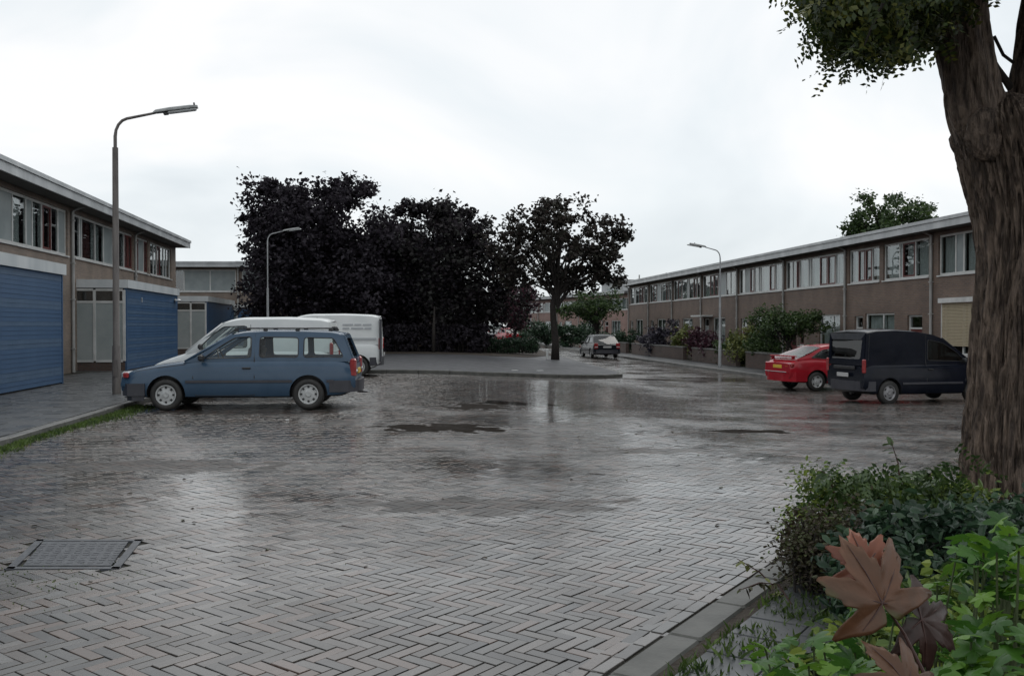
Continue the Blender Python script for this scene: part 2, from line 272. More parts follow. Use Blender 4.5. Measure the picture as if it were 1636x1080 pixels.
# ------------------------------------------------------------ mesh helpers
class MB:
    def __init__(s): s.v = []; s.f = []; s.smooth = False
    def add(s, vs, fs):
        o = len(s.v); s.v += [tuple(p) for p in vs]; s.f += [tuple(i + o for i in f) for f in fs]; return s
    def box(s, x0, x1, y0, y1, z0, z1):
        return s.add([(x0, y0, z0), (x1, y0, z0), (x1, y1, z0), (x0, y1, z0), (x0, y0, z1), (x1, y0, z1), (x1, y1, z1), (x0, y1, z1)],
                     [(0, 3, 2, 1), (4, 5, 6, 7), (0, 1, 5, 4), (1, 2, 6, 5), (2, 3, 7, 6), (3, 0, 4, 7)])
    def obox(s, c, sz, rz=0, rx=0, ry=0, bev=0):
        m = Matrix.Translation(c) @ Matrix.Rotation(rz, 4, 'Z') @ Matrix.Rotation(ry, 4, 'Y') @ Matrix.Rotation(rx, 4, 'X')
        a, b, d = [q / 2 for q in sz]
        if bev:
            e = min(bev, a * .9, b * .9, d * .9); vs = []
            ring = [(-a + e, -b), (a - e, -b), (a, -b + e), (a, b - e), (a - e, b), (-a + e, b), (-a, b - e), (-a, -b + e)]
            ri = [(x * (a - e) / a, y * (b - e) / b) for x, y in ring]
            for rr, z in ((ri, -d), (ring, -d + e), (ring, d - e), (ri, d)): vs += [m @ Vector((x, y, z)) for x, y in rr]
            fs = [tuple(range(7, -1, -1)), tuple(range(24, 32))]
            for k in range(3):
                for i in range(8): j = (i + 1) % 8; fs.append((k * 8 + i, k * 8 + j, k * 8 + 8 + j, k * 8 + 8 + i))
            return s.add(vs, fs)
        vs = [m @ Vector((x, y, z)) for z in (-d, d) for x, y in ((-a, -b), (a, -b), (a, b), (-a, b))]
        return s.add(vs, [(0, 3, 2, 1), (4, 5, 6, 7), (0, 1, 5, 4), (1, 2, 6, 5), (2, 3, 7, 6), (3, 0, 4, 7)])
    def tube(s, pts, rs, n=8, cap=True):
        pts = [Vector(p) for p in pts]
        if not hasattr(rs, '__len__'): rs = [rs] * len(pts)
        vs = []; up = None
        for i, p in enumerate(pts):
            d = (pts[min(i + 1, len(pts) - 1)] - pts[max(i - 1, 0)]).normalized()
            if up is None: up = Vector((1, 0, 0)) if abs(d.x) < .8 else Vector((0, 1, 0))
            a = d.cross(up).normalized(); b = d.cross(a).normalized(); up = -b if False else up
            for k in range(n):
                t = 2 * math.pi * k / n; vs.append(p + (a * math.cos(t) + b * math.sin(t)) * rs[i])
        fs = [(i * n + k, i * n + (k + 1) % n, (i + 1) * n + (k + 1) % n, (i + 1) * n + k) for i in range(len(pts) - 1) for k in range(n)]
        if cap: fs += [tuple(range(n)), tuple((len(pts) - 1) * n + k for k in range(n - 1, -1, -1))]
        return s.add(vs, fs)
    def lathe(s, prof, n=24, axis='Y', c=(0, 0, 0), close=False):   # prof: (radius, along)
        vs = []
        for r, h in prof:
            for k in range(n):
                t = 2 * math.pi * k / n; u, w_ = r * math.cos(t), r * math.sin(t)
                p = (u, h, w_) if axis == 'Y' else ((u, w_, h) if axis == 'Z' else (h, u, w_))
                vs.append((p[0] + c[0], p[1] + c[1], p[2] + c[2]))
        m = len(prof); fs = [(i * n + k, i * n + (k + 1) % n, (i + 1) * n + (k + 1) % n, (i + 1) * n + k) for i in range(m - 1) for k in range(n)]
        return s.add(vs, fs)
    def prism(s, poly, z0, z1):
        n = len(poly); vs = [(x, y, z0) for x, y in poly] + [(x, y, z1) for x, y in poly]
        fs = [tuple(range(n - 1, -1, -1)), tuple(range(n, 2 * n))] + [(i, (i + 1) % n, n + (i + 1) % n, n + i) for i in range(n)]
        return s.add(vs, fs)
    def obj(s, name, m, parent=None, smooth=None, recalc=True):
        me = bpy.data.meshes.new(name); me.from_pydata(s.v, [], s.f)
        if recalc:
            b = bmesh.new(); b.from_mesh(me); bmesh.ops.recalc_face_normals(b, faces=b.faces); b.to_mesh(me); b.free()
        return mkobj(name, me, m, parent, smooth)
def mkobj(name, me, m, parent=None, smooth=None):
    for q in (m if isinstance(m, (list, tuple)) else [m]): me.materials.append(q)
    if smooth:
        me.polygons.foreach_set('use_smooth', [True] * len(me.polygons))
        if smooth is not True: me.set_sharp_from_angle(angle=R(smooth))
    o = bpy.data.objects.new(name, me); COL.objects.link(o)
    if parent: o.parent = parent
    return o
def npmesh(name, V, F, m, parent=None, smooth=None, attr=None):
    """V (n,3) F (k,c) numpy arrays"""
    me = bpy.data.meshes.new(name); V = np.ascontiguousarray(V, dtype=np.float32); F = np.ascontiguousarray(F, dtype=np.int32)
    me.vertices.add(len(V)); me.vertices.foreach_set('co', V.ravel()); k, c = F.shape
    me.loops.add(k * c); me.loops.foreach_set('vertex_index', F.ravel())
    me.polygons.add(k); me.polygons.foreach_set('loop_start', np.arange(0, k * c, c, dtype=np.int32))
    me.update(calc_edges=True); me.validate()
    if attr is not None:
        a = me.attributes.new('rnd', 'FLOAT', 'FACE'); a.data.foreach_set('value', np.asarray(attr, dtype=np.float32))
    me.polygons.foreach_set('use_smooth', [bool(smooth)] * k)
    return mkobj(name, me, m, parent, smooth)
def thing(name, label, cat, loc=(0, 0, 0), rz=0, group=None):
    o = bpy.data.objects.new(name, None); o.empty_display_size = .3; COL.objects.link(o); o.location = loc; o.rotation_euler = (0, 0, rz)
    return tag(o, label, cat, group)
def tag(o, label, cat, group=None):
    o['label'] = label; o['category'] = cat
    if group: o['group'] = group
    return o
def struct(o): o['kind'] = 'structure'; return o
def stuff(o): o['kind'] = 'stuff'; return o
def inst(o, name, parent, loc=(0, 0, 0), rot=(0, 0, 0), sc=1):
    c = bpy.data.objects.new(name, o.data); COL.objects.link(c); c.parent = parent; c.location = loc; c.rotation_euler = rot
    c.scale = (sc,) * 3 if not hasattr(sc, '__len__') else sc
    return c
def sheet(name, poly, m, dz, step=1.0, parent=None):
    """flat polygon cut on a grid and laid on the ground shape, with its sides down"""
    b = bmesh.new(); vs = [b.verts.new((x, y, 0)) for x, y in poly]; b.faces.new(vs)
    xs = [p[0] for p in poly]; ys = [p[1] for p in poly]
    def cut(ax, a, c, st):
        k = math.floor(a / st) * st + st
        while k < c:
            co = (k, 0, 0) if ax == 0 else (0, k, 0); no = (1, 0, 0) if ax == 0 else (0, 1, 0)
            bmesh.ops.bisect_plane(b, geom=b.verts[:] + b.edges[:] + b.faces[:], plane_co=co, plane_no=no); k += st
    cut(0, max(min(xs), -12), min(max(xs), 14), step); cut(1, max(min(ys), 2), min(max(ys), 34), step)
    for v in b.verts: v.co.z = GF(v.co.x, v.co.y) + dz
    bmesh.ops.recalc_face_normals(b, faces=b.faces)
    if sum(f.normal.z for f in b.faces) < 0: bmesh.ops.reverse_faces(b, faces=b.faces)
    ext = [e_ for e_ in b.edges if len(e_.link_faces) == 1]
    r = bmesh.ops.extrude_edge_only(b, edges=ext)
    for v in r['geom']:
        if isinstance(v, bmesh.types.BMVert): v.co.z -= .13
    me = bpy.data.meshes.new(name); b.to_mesh(me); b.free()
    return mkobj(name, me, m, parent)

# ------------------------------------------------------------ ground
gx = np.concatenate([np.linspace(-900, -20, 12), np.linspace(-14, 16, 61), np.linspace(22, 900, 12)]); gy = np.concatenate([[-300, -60, -15], np.linspace(-4, 34, 96), np.linspace(40, 130, 10), [200, 400, 1400]])
XX, YY = np.meshgrid(gx, gy); ZZ = G(XX, YY) - .010
nx, ny = len(gx), len(gy); idx = np.arange(nx * ny).reshape(ny, nx)
FQ = np.stack([idx[:-1, :-1], idx[:-1, 1:], idx[1:, 1:], idx[1:, :-1]], -1).reshape(-1, 4)
ground = struct(npmesh('ground', np.stack([XX, YY, ZZ], -1).reshape(-1, 3), FQ, M['joint'], smooth=True))

# paving: herringbone clinkers
road = bpy.data.objects.new('road', None)
YB0, YB1 = 2.6, 33.0
FORE = [(-.35, 2.6), (.415, 4.1), (1.10, 5.16), (1.79, 6.2), (2.6, 7.25), (3.7, 8.5), (6.2, 10.6), (10, 12.4), (18, 14.2), (30, 15.5)]   # edge of planted verge, near right
def fore_side(x, y):        # >0 when on the verge side
    P = np.array(FORE); ye = np.interp(x, P[:, 0], P[:, 1]); return ye - y
ISL = [(-14, 28.6), (-6, 29.6), (-1.0, 30.3), (1.6, 31.9), (3.3, 33.7), (4.15, 35.2), (4.3, 36.6), (4.1, 39), (3.5, 45), (2.9, 54), (2.2, 66), (1.2, 84), (-30, 90), (-30, 28)]
def isl_y(x): P = np.array(ISL[:6]); return np.interp(x, P[:, 0], P[:, 1])
th = R(-38); bl, bw = .1995, .0625; P_ = .0683     # brick and module (length two modules)
n = 400; ii, jj = np.meshgrid(np.arange(-n, n), np.arange(-n, n)); 
# herringbone of 3:1 bricks on an integer grid
k4 = (ii - jj) % 6
H = np.stack([ii[k4 == 0] + 1.5, jj[k4 == 0] + .5], -1) * P_; V_ = np.stack([ii[k4 == 5] + .5, jj[k4 == 5] + 1.5], -1) * P_
c = np.concatenate([H, V_]); vert = np.concatenate([np.zeros(len(H)), np.ones(len(V_))])
ct, st = math.cos(th), math.sin(th)
bx = c[:, 0] * ct - c[:, 1] * st + 0; by = c[:, 0] * st + c[:, 1] * ct + 17.5
keep = (by > YB0) & (by < YB1) & (bx > -.60 * by - 1.6) & (bx < .60 * by + 1.6) & (bx > LK(by) + .12) & (fore_side(bx, by) < -.10) & (by < isl_y(bx) - .05)
_f = (by - 5.90) / .76; keep &= ~((by > 5.90) & (by < 6.66) & (bx > -3.16 - .20 * _f) & (bx < -2.50 - .16 * _f))
bx, by, vert = bx[keep], by[keep], vert[keep]
# soldier course along the near verge and the left kerb
def course(pts, off, extra):
    P = [Vector(p) for p in pts]; out = []
    for a, b_ in zip(P[:-1], P[1:]):
        d = (b_ - a); Ln = d.length; d.normalize(); nrm = Vector((-d.y, d.x)); k = int(Ln / .206)
        for q in range(k):
            p = a + d * ((q + .5) * Ln / k) + nrm * off; out.append((p.x, p.y, math.atan2(d.y, d.x)))
    return out
cs = course(FORE[:7], .045, 0) + course(FORE[:7], .113, 0) + course([(LK(y), y) for y in (3, 12, 22, 29)], -.05, 0) + course([(LK(y), y) for y in (3, 12, 22, 29)], -.118, 0)
cs = [q for q in cs if abs(q[0]) < .6 * q[1] + 1.6]
ang = np.concatenate([np.where(vert == 1, th + math.pi / 2, th), [q[2] for q in cs]])
bx = np.concatenate([bx, [q[0] for q in cs]]); by = np.concatenate([by, [q[1] for q in cs]])
nb = len(bx)
def undul(x, y): return .0012 * np.sin(x * 1.1 + y * .5) + .0012 * np.sin(-x * .6 + y * .8 + 2) + .0006 * np.sin(x * 3.1 - y * 2.3 + 1)
bz = G(bx, by) + undul(bx, by) + RNG.normal(0, .0013, nb); bz[nb - len(cs):] += .0025
tilt = RNG.normal(0, 1, (nb, 2)) * .0085; tilt *= (1 - .75 * S(1.15, .5, np.hypot((bx - 1) / 3.6, (by - 24) / 8.5)))[:, None]; ang = ang + RNG.normal(0, .012, nb)
e_ = .0025; a_, b_ = bl / 2, bw / 2
BT = np.array([[-a_ + e_, -b_ + e_, 0], [a_ - e_, -b_ + e_, 0], [a_ - e_, b_ - e_, 0], [-a_ + e_, b_ - e_, 0], [-a_, -b_, -.0018], [a_, -b_, -.0018], [a_, b_, -.0018], [-a_, b_, -.0018], [-a_, -b_, -.05], [a_, -b_, -.05], [a_, b_, -.05], [-a_, b_, -.05]])
BF = np.array([[0, 1, 2, 3]] + [[i + 4, (i + 1) % 4 + 4, (i + 1) % 4, i] for i in range(4)] + [[i + 8, (i + 1) % 4 + 8, (i + 1) % 4 + 4, i + 4] for i in range(4)])
order = np.argsort(by + .25 * np.abs(bx)); infr = np.abs(bx[order]) < .545 * by[order] + .1; infr &= by[order] > 4.05
near = order[infr][:300]; mask = np.ones(nb, bool); mask[near] = False
COL.objects.link(road); struct(road)
proto = npmesh('paving_brick', BT, BF, M['brick_obj'])
protos = [proto]
gxx = (G(bx + .1, by) - G(bx - .1, by)) / .2; gyy = (G(bx, by + .1) - G(bx, by - .1)) / .2
for q, i in enumerate(near):
    o = proto if q == 0 else proto.copy()
    if q: COL.objects.link(o)
    o.parent = road; o.location = (bx[i], by[i], bz[i]); o.rotation_euler = (tilt[i, 0], tilt[i, 1], ang[i])
I = np.where(mask)[0]; ca, sa = np.cos(ang[I])[:, None], np.sin(ang[I])[:, None]
X = BT[None, :, 0] * ca - BT[None, :, 1] * sa; Y = BT[None, :, 0] * sa + BT[None, :, 1] * ca
Z = BT[None, :, 2] + X * (tilt[I, 1] * .8 + gxx[I])[:, None] + Y * (tilt[I, 0] * .8 + gyy[I])[:, None] + bz[I][:, None]
VV = np.stack([X + bx[I][:, None], Y + by[I][:, None], Z], -1).reshape(-1, 3)
FF = (BF[None] + (np.arange(len(I)) * 12)[:, None, None]).reshape(-1, 4)
rest = npmesh('paving_bricks', VV, FF, M['brick_all'], road, attr=np.repeat(RNG.random(len(I)), len(BF))); stuff(rest)
# road beyond / beside the individually laid bricks
far_poly = [(-16, YB1 - .02), (18, YB1 - .02), (13.5, 34), (9.9, 33.7), (RK(60), 60), (RK(90), 90), (0, 150), (-40, 260), (-60, 260), (-14, 110), (-14, 60)]
fr_ = sheet('road_surface', [(-1, YB1 - .1), (14.5, YB1 - .1), (10.2, 34.3), (RK(50) + .3, 50), (RK(75) + .3, 75), (RK(100) - 1.2, 100), (-4, 135), (-30, 190), (-36, 185), (-8, 120), (1.2, 84), (2.2, 66), (2.9, 54), (3.5, 45), (3.6, 36)], M['road_far'], .001, 1.5); struct(fr_)
fr2 = sheet('parking_surface', [(.62 * 22 + .9, 22), (16.5, 22), (16.2, YB1), (.62 * 22 + 4.5, YB1)], M['road_far'], .0, 1.5); struct(fr2)
fr3 = sheet('side_road_surface', [(9.8, 13.0), (30, 16.5), (30, 20), (13.8, 20), (11.9, 17)], M['road_far'], .003, 1.5); struct(fr3)

# puddles: flat water in the low places, brick tops poke through
def blob(cx, cy, rx, ry, seed, n=48):
    rr = random.Random(seed); ph = [rr.random() * 6.28 for _ in range(5)]
    return [(cx + rx * (1 + .16 * math.sin(3 * t + ph[0]) + .10 * math.sin(5 * t + ph[1]) + .07 * math.sin(9 * t + ph[2])) * math.cos(t), cy + ry * (1 + .16 * math.sin(3 * t + ph[0]) + .10 * math.sin(5 * t + ph[1]) + .07 * math.sin(9 * t + ph[2])) * math.sin(t)) for t in [2 * math.pi * k / n for k in range(n)]]
for (cx, cy, rx, ry, lv, lab) in ((.1, 19.6, .8, .5, .0015, 'small bright puddle just beyond the dark silt patches'),):
    b = bmesh.new(); b.faces.new([b.verts.new((x, y, GF(cx, cy) + lv)) for x, y in blob(cx, cy, rx, ry, int(cx * 10) + 50)])
    for v in b.verts: v.co.z = GF(v.co.x, v.co.y) + lv
    bmesh.ops.triangulate(b, faces=b.faces)
    for _ in range(2): bmesh.ops.subdivide_edges(b, edges=b.edges[:], cuts=1)
    for v in b.verts: v.co.z = GF(v.co.x, v.co.y) + lv
    me = bpy.data.meshes.new('puddle'); b.to_mesh(me); b.free(); o = mkobj('puddle', me, M['water'], None, True); struct(o)

# kerbs of separate stones
def kerb(name, pts, width, top, m, off=0, length=1.0, under=.14):
    root = bpy.data.objects.new(name, None); COL.objects.link(root); struct(root)
    P = [Vector(p) for p in pts]; k_ = 0
    for a, b2 in zip(P[:-1], P[1:]):
        d = b2 - a; Ln = d.length; d.normalize(); nr = Vector((d.y, -d.x)); k = max(1, round(Ln / length))
        for q in range(k):
            c0 = a + d * ((q + .5) * Ln / k) + nr * off
            if abs(c0.x) > .66 * c0.y + 3: continue
            mb = MB(); mb.obox((0, 0, -under / 2), (Ln / k - .008, width, under), bev=.012)
            sl = (GF(c0.x + d.x * .5, c0.y + d.y * .5) - GF(c0.x - d.x * .5, c0.y - d.y * .5))
            o = mb.obj('kerb_stone', m, root); o.location = (c0.x, c0.y, GF(c0.x, c0.y) + top + random.uniform(-.004, .004)); o.rotation_euler = (0, -math.atan(sl), math.atan2(d.y, d.x)); k_ += 1
    return root
kerb('left_kerb', [(LK(3), 3), (LK(30), 30)], .14, .10, M['kerb'], -.07)
kerb('island_kerb', ISL[:10], .16, .12, M['kerb_dark'], -.08)
kerb('right_kerb', [(13.3, 33.6), (9.95, 34.2), (9.75, 35.2)] + [(RK(y), y) for y in (40, 60, 80, 98)], .16, .12, M['kerb'], .08)
kerb('bay_kerb', [(17, 14.6), (16.1, 20), (14.3, 30), (13.3, 33.6)], .16, .12, M['kerb'], .08)
kerb('verge_kerb', FORE[:8], .18, .014, M['kerb_dark'], .10, .8)

# pavements
def tiled(name, cond, u0, u1, v0, v1, org, ang_, dz, sz=.3, nearest=300):
    root = bpy.data.objects.new(name, None); COL.objects.link(root); struct(root)
    d = Vector((math.cos(ang_), math.sin(ang_))); nr = Vector((-d.y, d.x)); T = []
    i = u0
    while i < u1:
        j = v0; 
        while j < v1:
            for kk in (0,):
                sh = sz / 2 if round((j - v0) / sz) % 2 else 0
                p = Vector(org) + d * (i + sh) + nr * j
                if abs(p.x) < .62 * p.y + 1.5 and cond(p.x, p.y): T.append((p.x, p.y))
            j += sz
        i += sz
    T.sort(key=lambda p: p[1] + (0 if abs(p[0]) < .545 * p[1] else 50))
    a = sz / 2 - .003; mb = MB().obox((0, 0, -.025), (2 * a, 2 * a, .05), bev=.004); pr = None; rs = MB()
    for q, (x, y) in enumerate(T):
        z = GF(x, y) + dz + random.uniform(-.004, .004); t1, t2 = random.gauss(0, .008), random.gauss(0, .008)
        if q < nearest:
            if pr is None: o = pr = mb.obj('paving_tile', M['tile'], root)
            else: o = pr.copy(); COL.objects.link(o)
            o.location = (x, y, z); o.rotation_euler = (t1, t2, ang_)
        else: rs.obox((x, y, z - .025), (2 * a, 2 * a, .05), ang_, t1, t2)
    if rs.v: stuff(rs.obj('paving_tiles', M['tile'], root, recalc=False))
    return root
sl = math.atan2(1, -.125)
struct(sheet('left_pavement_bed', [(LK(3) - .15, 3), (LK(30) - .15, 30), (-16, 30), (-30, 3)], M['joint'], .085))
tiled('left_pavement', lambda x, y: x < LK(y) - .30 and x > -13.2 and y < 29, 0, 28, .3, 4.4, (LK(3), 3), sl, .105)
struct(sheet('island_pavement', [(x, y + (.17 if i < 5 else 0)) if i < 5 else (x - .17, y) for i, (x, y) in enumerate(ISL[:10])] + [(-30, 54), (-30, 28.8)], M['slab'], .122, 2))
struct(sheet('island_soil', [(-24, 46.5), (-1, 46.5), (.8, 47.2), (2.4, 54), (1.9, 66), (1, 84), (-30, 90)], M['soil'], .14, 4))
struct(sheet('right_pavement', [(13.3, 33.75), (10.1, 34.35), (9.9, 35.2)] + [(RK(y) + .17, y) for y in (40, 60, 80, 98)] + [(RK(98) + 1.8, 98), (RK(36) + 1.8, 36), (13.6, 34.7)], M['tile'], .122, 2))
struct(sheet('house_pavement', [(17.2, 14.6), (16.27, 20), (14.47, 30), (13.45, 33.9), (13.6, 37.5), (15.0, 30), (16.8, 14.6)][:5] + [(14.4, 33.5), (16.9, 14.6)], M['tile'], .118, 2))
struct(sheet('garden_soil', [(RK(36) + 1.8, 35.2), (RK(98) + 1.8, 98), (14, 98), (16, 35)], M['soil'], .10, 4))
struct(sheet('verge_soil', [(p[0] + .16, p[1] - .1) for p in FORE[:10]] + [(30, -6), (-1.4, -6), (-.9, 2.3)], M['soil'], .0, 1))
va = math.atan2(FORE[3][1] - FORE[1][1], FORE[3][0] - FORE[1][0])
tiled('verge_tiles', lambda x, y: (FORE[0][1] < y < 7.0) and x < 3.2, -1.8, 3.2, -1.03, -.30, (FORE[1][0], FORE[1][1]), va, .03, .3)

# drain cover
t = thing('drain_cover', 'worn rectangular concrete drain cover set into the paving at the lower left', 'drain cover', (0, 0, 0))
q = [(-3.36, 6.66), (-2.66, 6.66), (-2.50, 5.90), (-3.16, 5.90)]
MB().prism([(x * 1 + (.05 if i in (0, 3) else -.05), y + (-.05 if i < 2 else .05)) for i, (x, y) in enumerate(q)], -.02, .006).obj('cover_plate', M['plate'], t)
fr = MB()
for a, b2 in zip(q, q[1:] + q[:1]):
    a, b2 = Vector(a), Vector(b2); mid = (a + b2) / 2; fr.obox((mid.x, mid.y, -.010), ((b2 - a).length + .06, .05, .03), math.atan2(b2.y - a.y, b2.x - a.x))
fr.obj('frame', M['plate'], t)
ds = MB()
for i in range(9):
    for j in range(9):
        v, u = (i + 1) / 10, (j + 1) / 10
        x = (q[0][0] * (1 - u) + q[1][0] * u) * v + (q[3][0] * (1 - u) + q[2][0] * u) * (1 - v); y = 6.60 * v + 5.96 * (1 - v)
        ds.obox((x + random.uniform(-.006,.006), y + random.uniform(-.005,.005), .006), (.034, .028, .004), .1 + random.uniform(-.5,.5))
stuff(ds.obj('studs', M['plate'], t, recalc=False))

# ------------------------------------------------------------ houses
def wallgrid(mb, w_, h, y0, y1, holes, x0=0.0, z0=0.0):
    """solid wall x0..w_, z0..h between y0 (front) and y1, with openings that get their reveals"""
    xs = sorted({x0, w_, *[a for q in holes for a in q[:2]]}); zs = sorted({z0, h, *[a for q in holes for a in q[2:4]]})
    sol = {}
    for i in range(len(xs) - 1):
        for j in range(len(zs) - 1):
            cx, cz = (xs[i] + xs[i + 1]) / 2, (zs[j] + zs[j + 1]) / 2
            sol[i, j] = not any(q[0] < cx < q[1] and q[2] < cz < q[3] for q in holes)
    for (i, j), s_ in sol.items():
        if not s_: continue
        a, b2, c0, d0 = xs[i], xs[i + 1], zs[j], zs[j + 1]
        mb.add([(a, y0, c0), (b2, y0, c0), (b2, y0, d0), (a, y0, d0)], [(0, 1, 2, 3)]); mb.add([(a, y1, c0), (b2, y1, c0), (b2, y1, d0), (a, y1, d0)], [(3, 2, 1, 0)])
        for (di, dj, vs) in ((-1, 0, [(a, y0, c0), (a, y0, d0), (a, y1, d0), (a, y1, c0)]), (1, 0, [(b2, y0, c0), (b2, y1, c0), (b2, y1, d0), (b2, y0, d0)]),
                             (0, -1, [(a, y0, c0), (a, y1, c0), (b2, y1, c0), (b2, y0, c0)]), (0, 1, [(a, y0, d0), (b2, y0, d0), (b2, y1, d0), (a, y1, d0)])):
            if not sol.get((i + di, j + dj), False): mb.add(vs, [(0, 1, 2, 3)])

def window(parent, x0, x1, z0, z1, segs, yf=.06, sill=True):
    """strip window: frame with a light per segment; kinds g glass, c net curtain, p panel, r red casement, d drawn dark curtain"""
    tot = sum(s[0] for s in segs); f = MB(); e = .07; d0, d1 = yf, yf + .07
    f.box(x0, x1, d0, d1, z0, z0 + e); f.box(x0, x1, d0, d1, z1 - e, z1); x = x0; bars = [x0]
    for s_ in segs: x += s_[0] / tot * (x1 - x0); bars.append(x)
    for i, b2 in enumerate(bars):
        a, c2 = (b2, b2 + e) if i == 0 else ((b2 - e, b2) if i == len(bars) - 1 else (b2 - e / 2, b2 + e / 2))
        f.box(a, c2, d0 + .002, d1 - .002, z0 + e, z1 - e)
    wn = f.obj('window', M['white'], parent)
    if sill: MB().box(x0 - .03, x1 + .03, -.05, yf - .003, z0 - .045, z0 - .001).obj('sill', M['white'], wn)
    segs = [(q[0], {'g': random.choice('cchg'), 'r': random.choice('rRR'), 'h': random.choice('hc')}.get(q[1], q[1])) for q in segs]
    for i, s_ in enumerate(segs):
        a, b2 = bars[i] + (e if i == 0 else e / 2), bars[i + 1] - (e if i == len(segs) - 1 else e / 2); k = s_[1]
        zz0, zz1 = z0 + e, z1 - e
        if k == 'p': MB().box(a, b2, yf + .02, yf + .05, zz0, zz1).obj('infill_panel', M['panelgrey'], wn); continue
        if k in 'rR':
            c_ = MB(); w2 = .055
            c_.box(a, a + w2, yf - .015, yf + .03, zz0, zz1); c_.box(b2 - w2, b2, yf - .015, yf + .03, zz0, zz1); c_.box(a + w2, b2 - w2, yf - .013, yf + .028, zz0, zz0 + w2); c_.box(a + w2, b2 - w2, yf - .013, yf + .028, zz1 - w2, zz1)
            c_.obj('casement', M['redwood'], wn); a += w2; b2 -= w2; zz0 += w2; zz1 -= w2
        MB().box(a, b2, yf + .025, yf + .031, zz0, zz1).obj('pane', M['glass'], wn)
        def cur(m, p0, p1, zt=zz1, zb=zz0):
            n = max(2, int((p1 - p0) / .05)); vs = []; 
            for q in range(n + 1):
                xx = p0 + (p1 - p0) * q / n; yy = yf + .15 + .025 * (q % 2) + random.uniform(0, .01); vs += [(xx, yy, zb), (xx, yy, zt)]
            MB().add(vs, [(2 * q, 2 * q + 2, 2 * q + 3, 2 * q + 1) for q in range(n)]).obj('curtain', m, wn, recalc=False)
        if k in 'cR': cur(M['curtain'], a, b2)
        elif k == 'd': cur(M['curtain_dark'], a, b2)
        elif k == 'h': cur(M['curtain'], a, a + (b2 - a) * random.uniform(.3, .6))
        elif k == 'b': cur(M['curtain'], a, b2, zb=zz0 + (zz1 - zz0) * random.uniform(.4, .7))
    return wn

HOUSE_H = 5.15
def house(label, loc, rz, W, up, low, wallm, group, depth=8, pipe=True, end_low=False, fasc='whitedirty', up_z=(3.62, 4.98), name='terraced_house', cat='house', endwall=None):
    t = thing(name, label, cat, loc, rz, group)
    holes = [(x0, x1, up_z[0], up_z[1]) for (x0, x1, s_) in up] + [q[:4] for q in low]
    mb = MB(); g_ = .003
    wallgrid(mb, W - g_, HOUSE_H, 0, .25, holes, g_)
    mb.box(g_, W - g_, depth - .25, depth, 0, HOUSE_H); mb.box(g_, .12, .25, depth - .25, 0, HOUSE_H); mb.box(W - .12, W - g_, .25, depth - .25, 0, HOUSE_H)
    wl = mb.obj('wall', wallm, t)
    fl = MB().box(.12, W - .12, .25, depth - .25, 2.55, 2.8).box(.12, W - .12, 3.6, 3.7, .0, 2.55).box(.12, W - .12, 3.6, 3.7, 2.8, HOUSE_H); fl.obj('inner_floor', M['room'], t)
    # roof: overhanging slab, slightly rising to the back
    r = MB(); zf, zb_ = HOUSE_H + .02, HOUSE_H + .55
    r.add([(0, -.60, zf), (W, -.60, zf), (W, depth + .3, zb_), (0, depth + .3, zb_), (0, -.60, zf + .20), (W, -.60, zf + .20), (W, depth + .3, zb_ + .16), (0, depth + .3, zb_ + .16)], [(0, 3, 2, 1), (4, 5, 6, 7), (0, 1, 5, 4), (1, 2, 6, 5), (2, 3, 7, 6), (3, 0, 4, 7)])
    rf = r.obj('roof', M['roofing'], t)
    MB().box(.0, W, -.655, -.603, zf - .06, zf + .25).obj('fascia', M[fasc], rf)
    MB().box(.0, W, -.60, .0, zf - .05, zf - .003).obj('soffit', M['soffit'], rf)
    MB().box(.0, W, -.70, -.658, zf + .17, zf + .28).obj('gutter', M['whitedirty'], rf)
    for (x0, x1, s_) in up: window(t, x0, x1, up_z[0], up_z[1], s_)
    for q in low:
        x0, x1, z0, z1, k = q[:5]
        if k == 'door':
            d = MB().box(x0 + .06, x1 - .06, .10, .145, z0 + .03, z1 - .5).obj('door', q[5] if len(q) > 5 else M['redwood'], t)
            f = MB().box(x0, x0 + .06, .08, .17, z0, z1).box(x1 - .06, x1, .08, .17, z0, z1).box(x0 + .06, x1 - .06, .08, .17, z1 - .06, z1).box(x0 + .06, x1 - .06, .08, .17, z1 - .5, z1 - .44)
            f.obj('door_frame', M['white'], d)
            MB().box(x0 + .06, x1 - .06, .12, .126, z1 - .44, z1 - .06).obj('pane', M['glass'], d)
            MB().box(x0 + .25, x1 - .25, .092, .098, z0 + 1.0, z1 - .7).obj('pane', M['glass'], d)
            MB().obox((x1 - .14, .075, z0 + 1.02), (.11, .03, .025)).obj('handle', M['chrome'], d)
        elif k == 'canopy':
            pass
        elif k == 'shutter':
            s0 = MB().box(x0 - .05, x1 + .05, -.16, -.003, z1 - .02, z1 + .14).obj('shutter_box', M['white'], t)
            zz = z0 + .32; sp_ = None; hh = .048
            while zz < z1 - .03:
                if sp_ is None: sp_ = MB().obox((0, 0, 0), (x1 - x0 - .02, .016, hh - .008), bev=.006).obj('slat', M['shutter'], s0); o = sp_
                else: o = inst(sp_, 'slat', s0)
                o.location = ((x0 + x1) / 2, -.04, zz); zz += hh
            for xg in (x0, x1): MB().box(xg - .02, xg + .02, -.06, -.003, z0, z1 - .03).obj('guide_rail', M['white'], s0)
            window(t, x0, x1, z0, z1, [(1, 'g'), (1.2, 'g')])
        else: window(t, x0, x1, z0, z1, k)
    if pipe:
        p = MB().tube([(.0, -.06, .1), (.0, -.06, HOUSE_H - .15), (.0, -.25, HOUSE_H - .04), (.0, -.62, HOUSE_H + .1)], .05, 8)
        for z_ in (.8, 2.3, 3.4, 4.7): p.box(-.07, .07, -.12, -.002, z_, z_ + .04)
        p.obj('downpipe', M['zinc'], t)
    return t

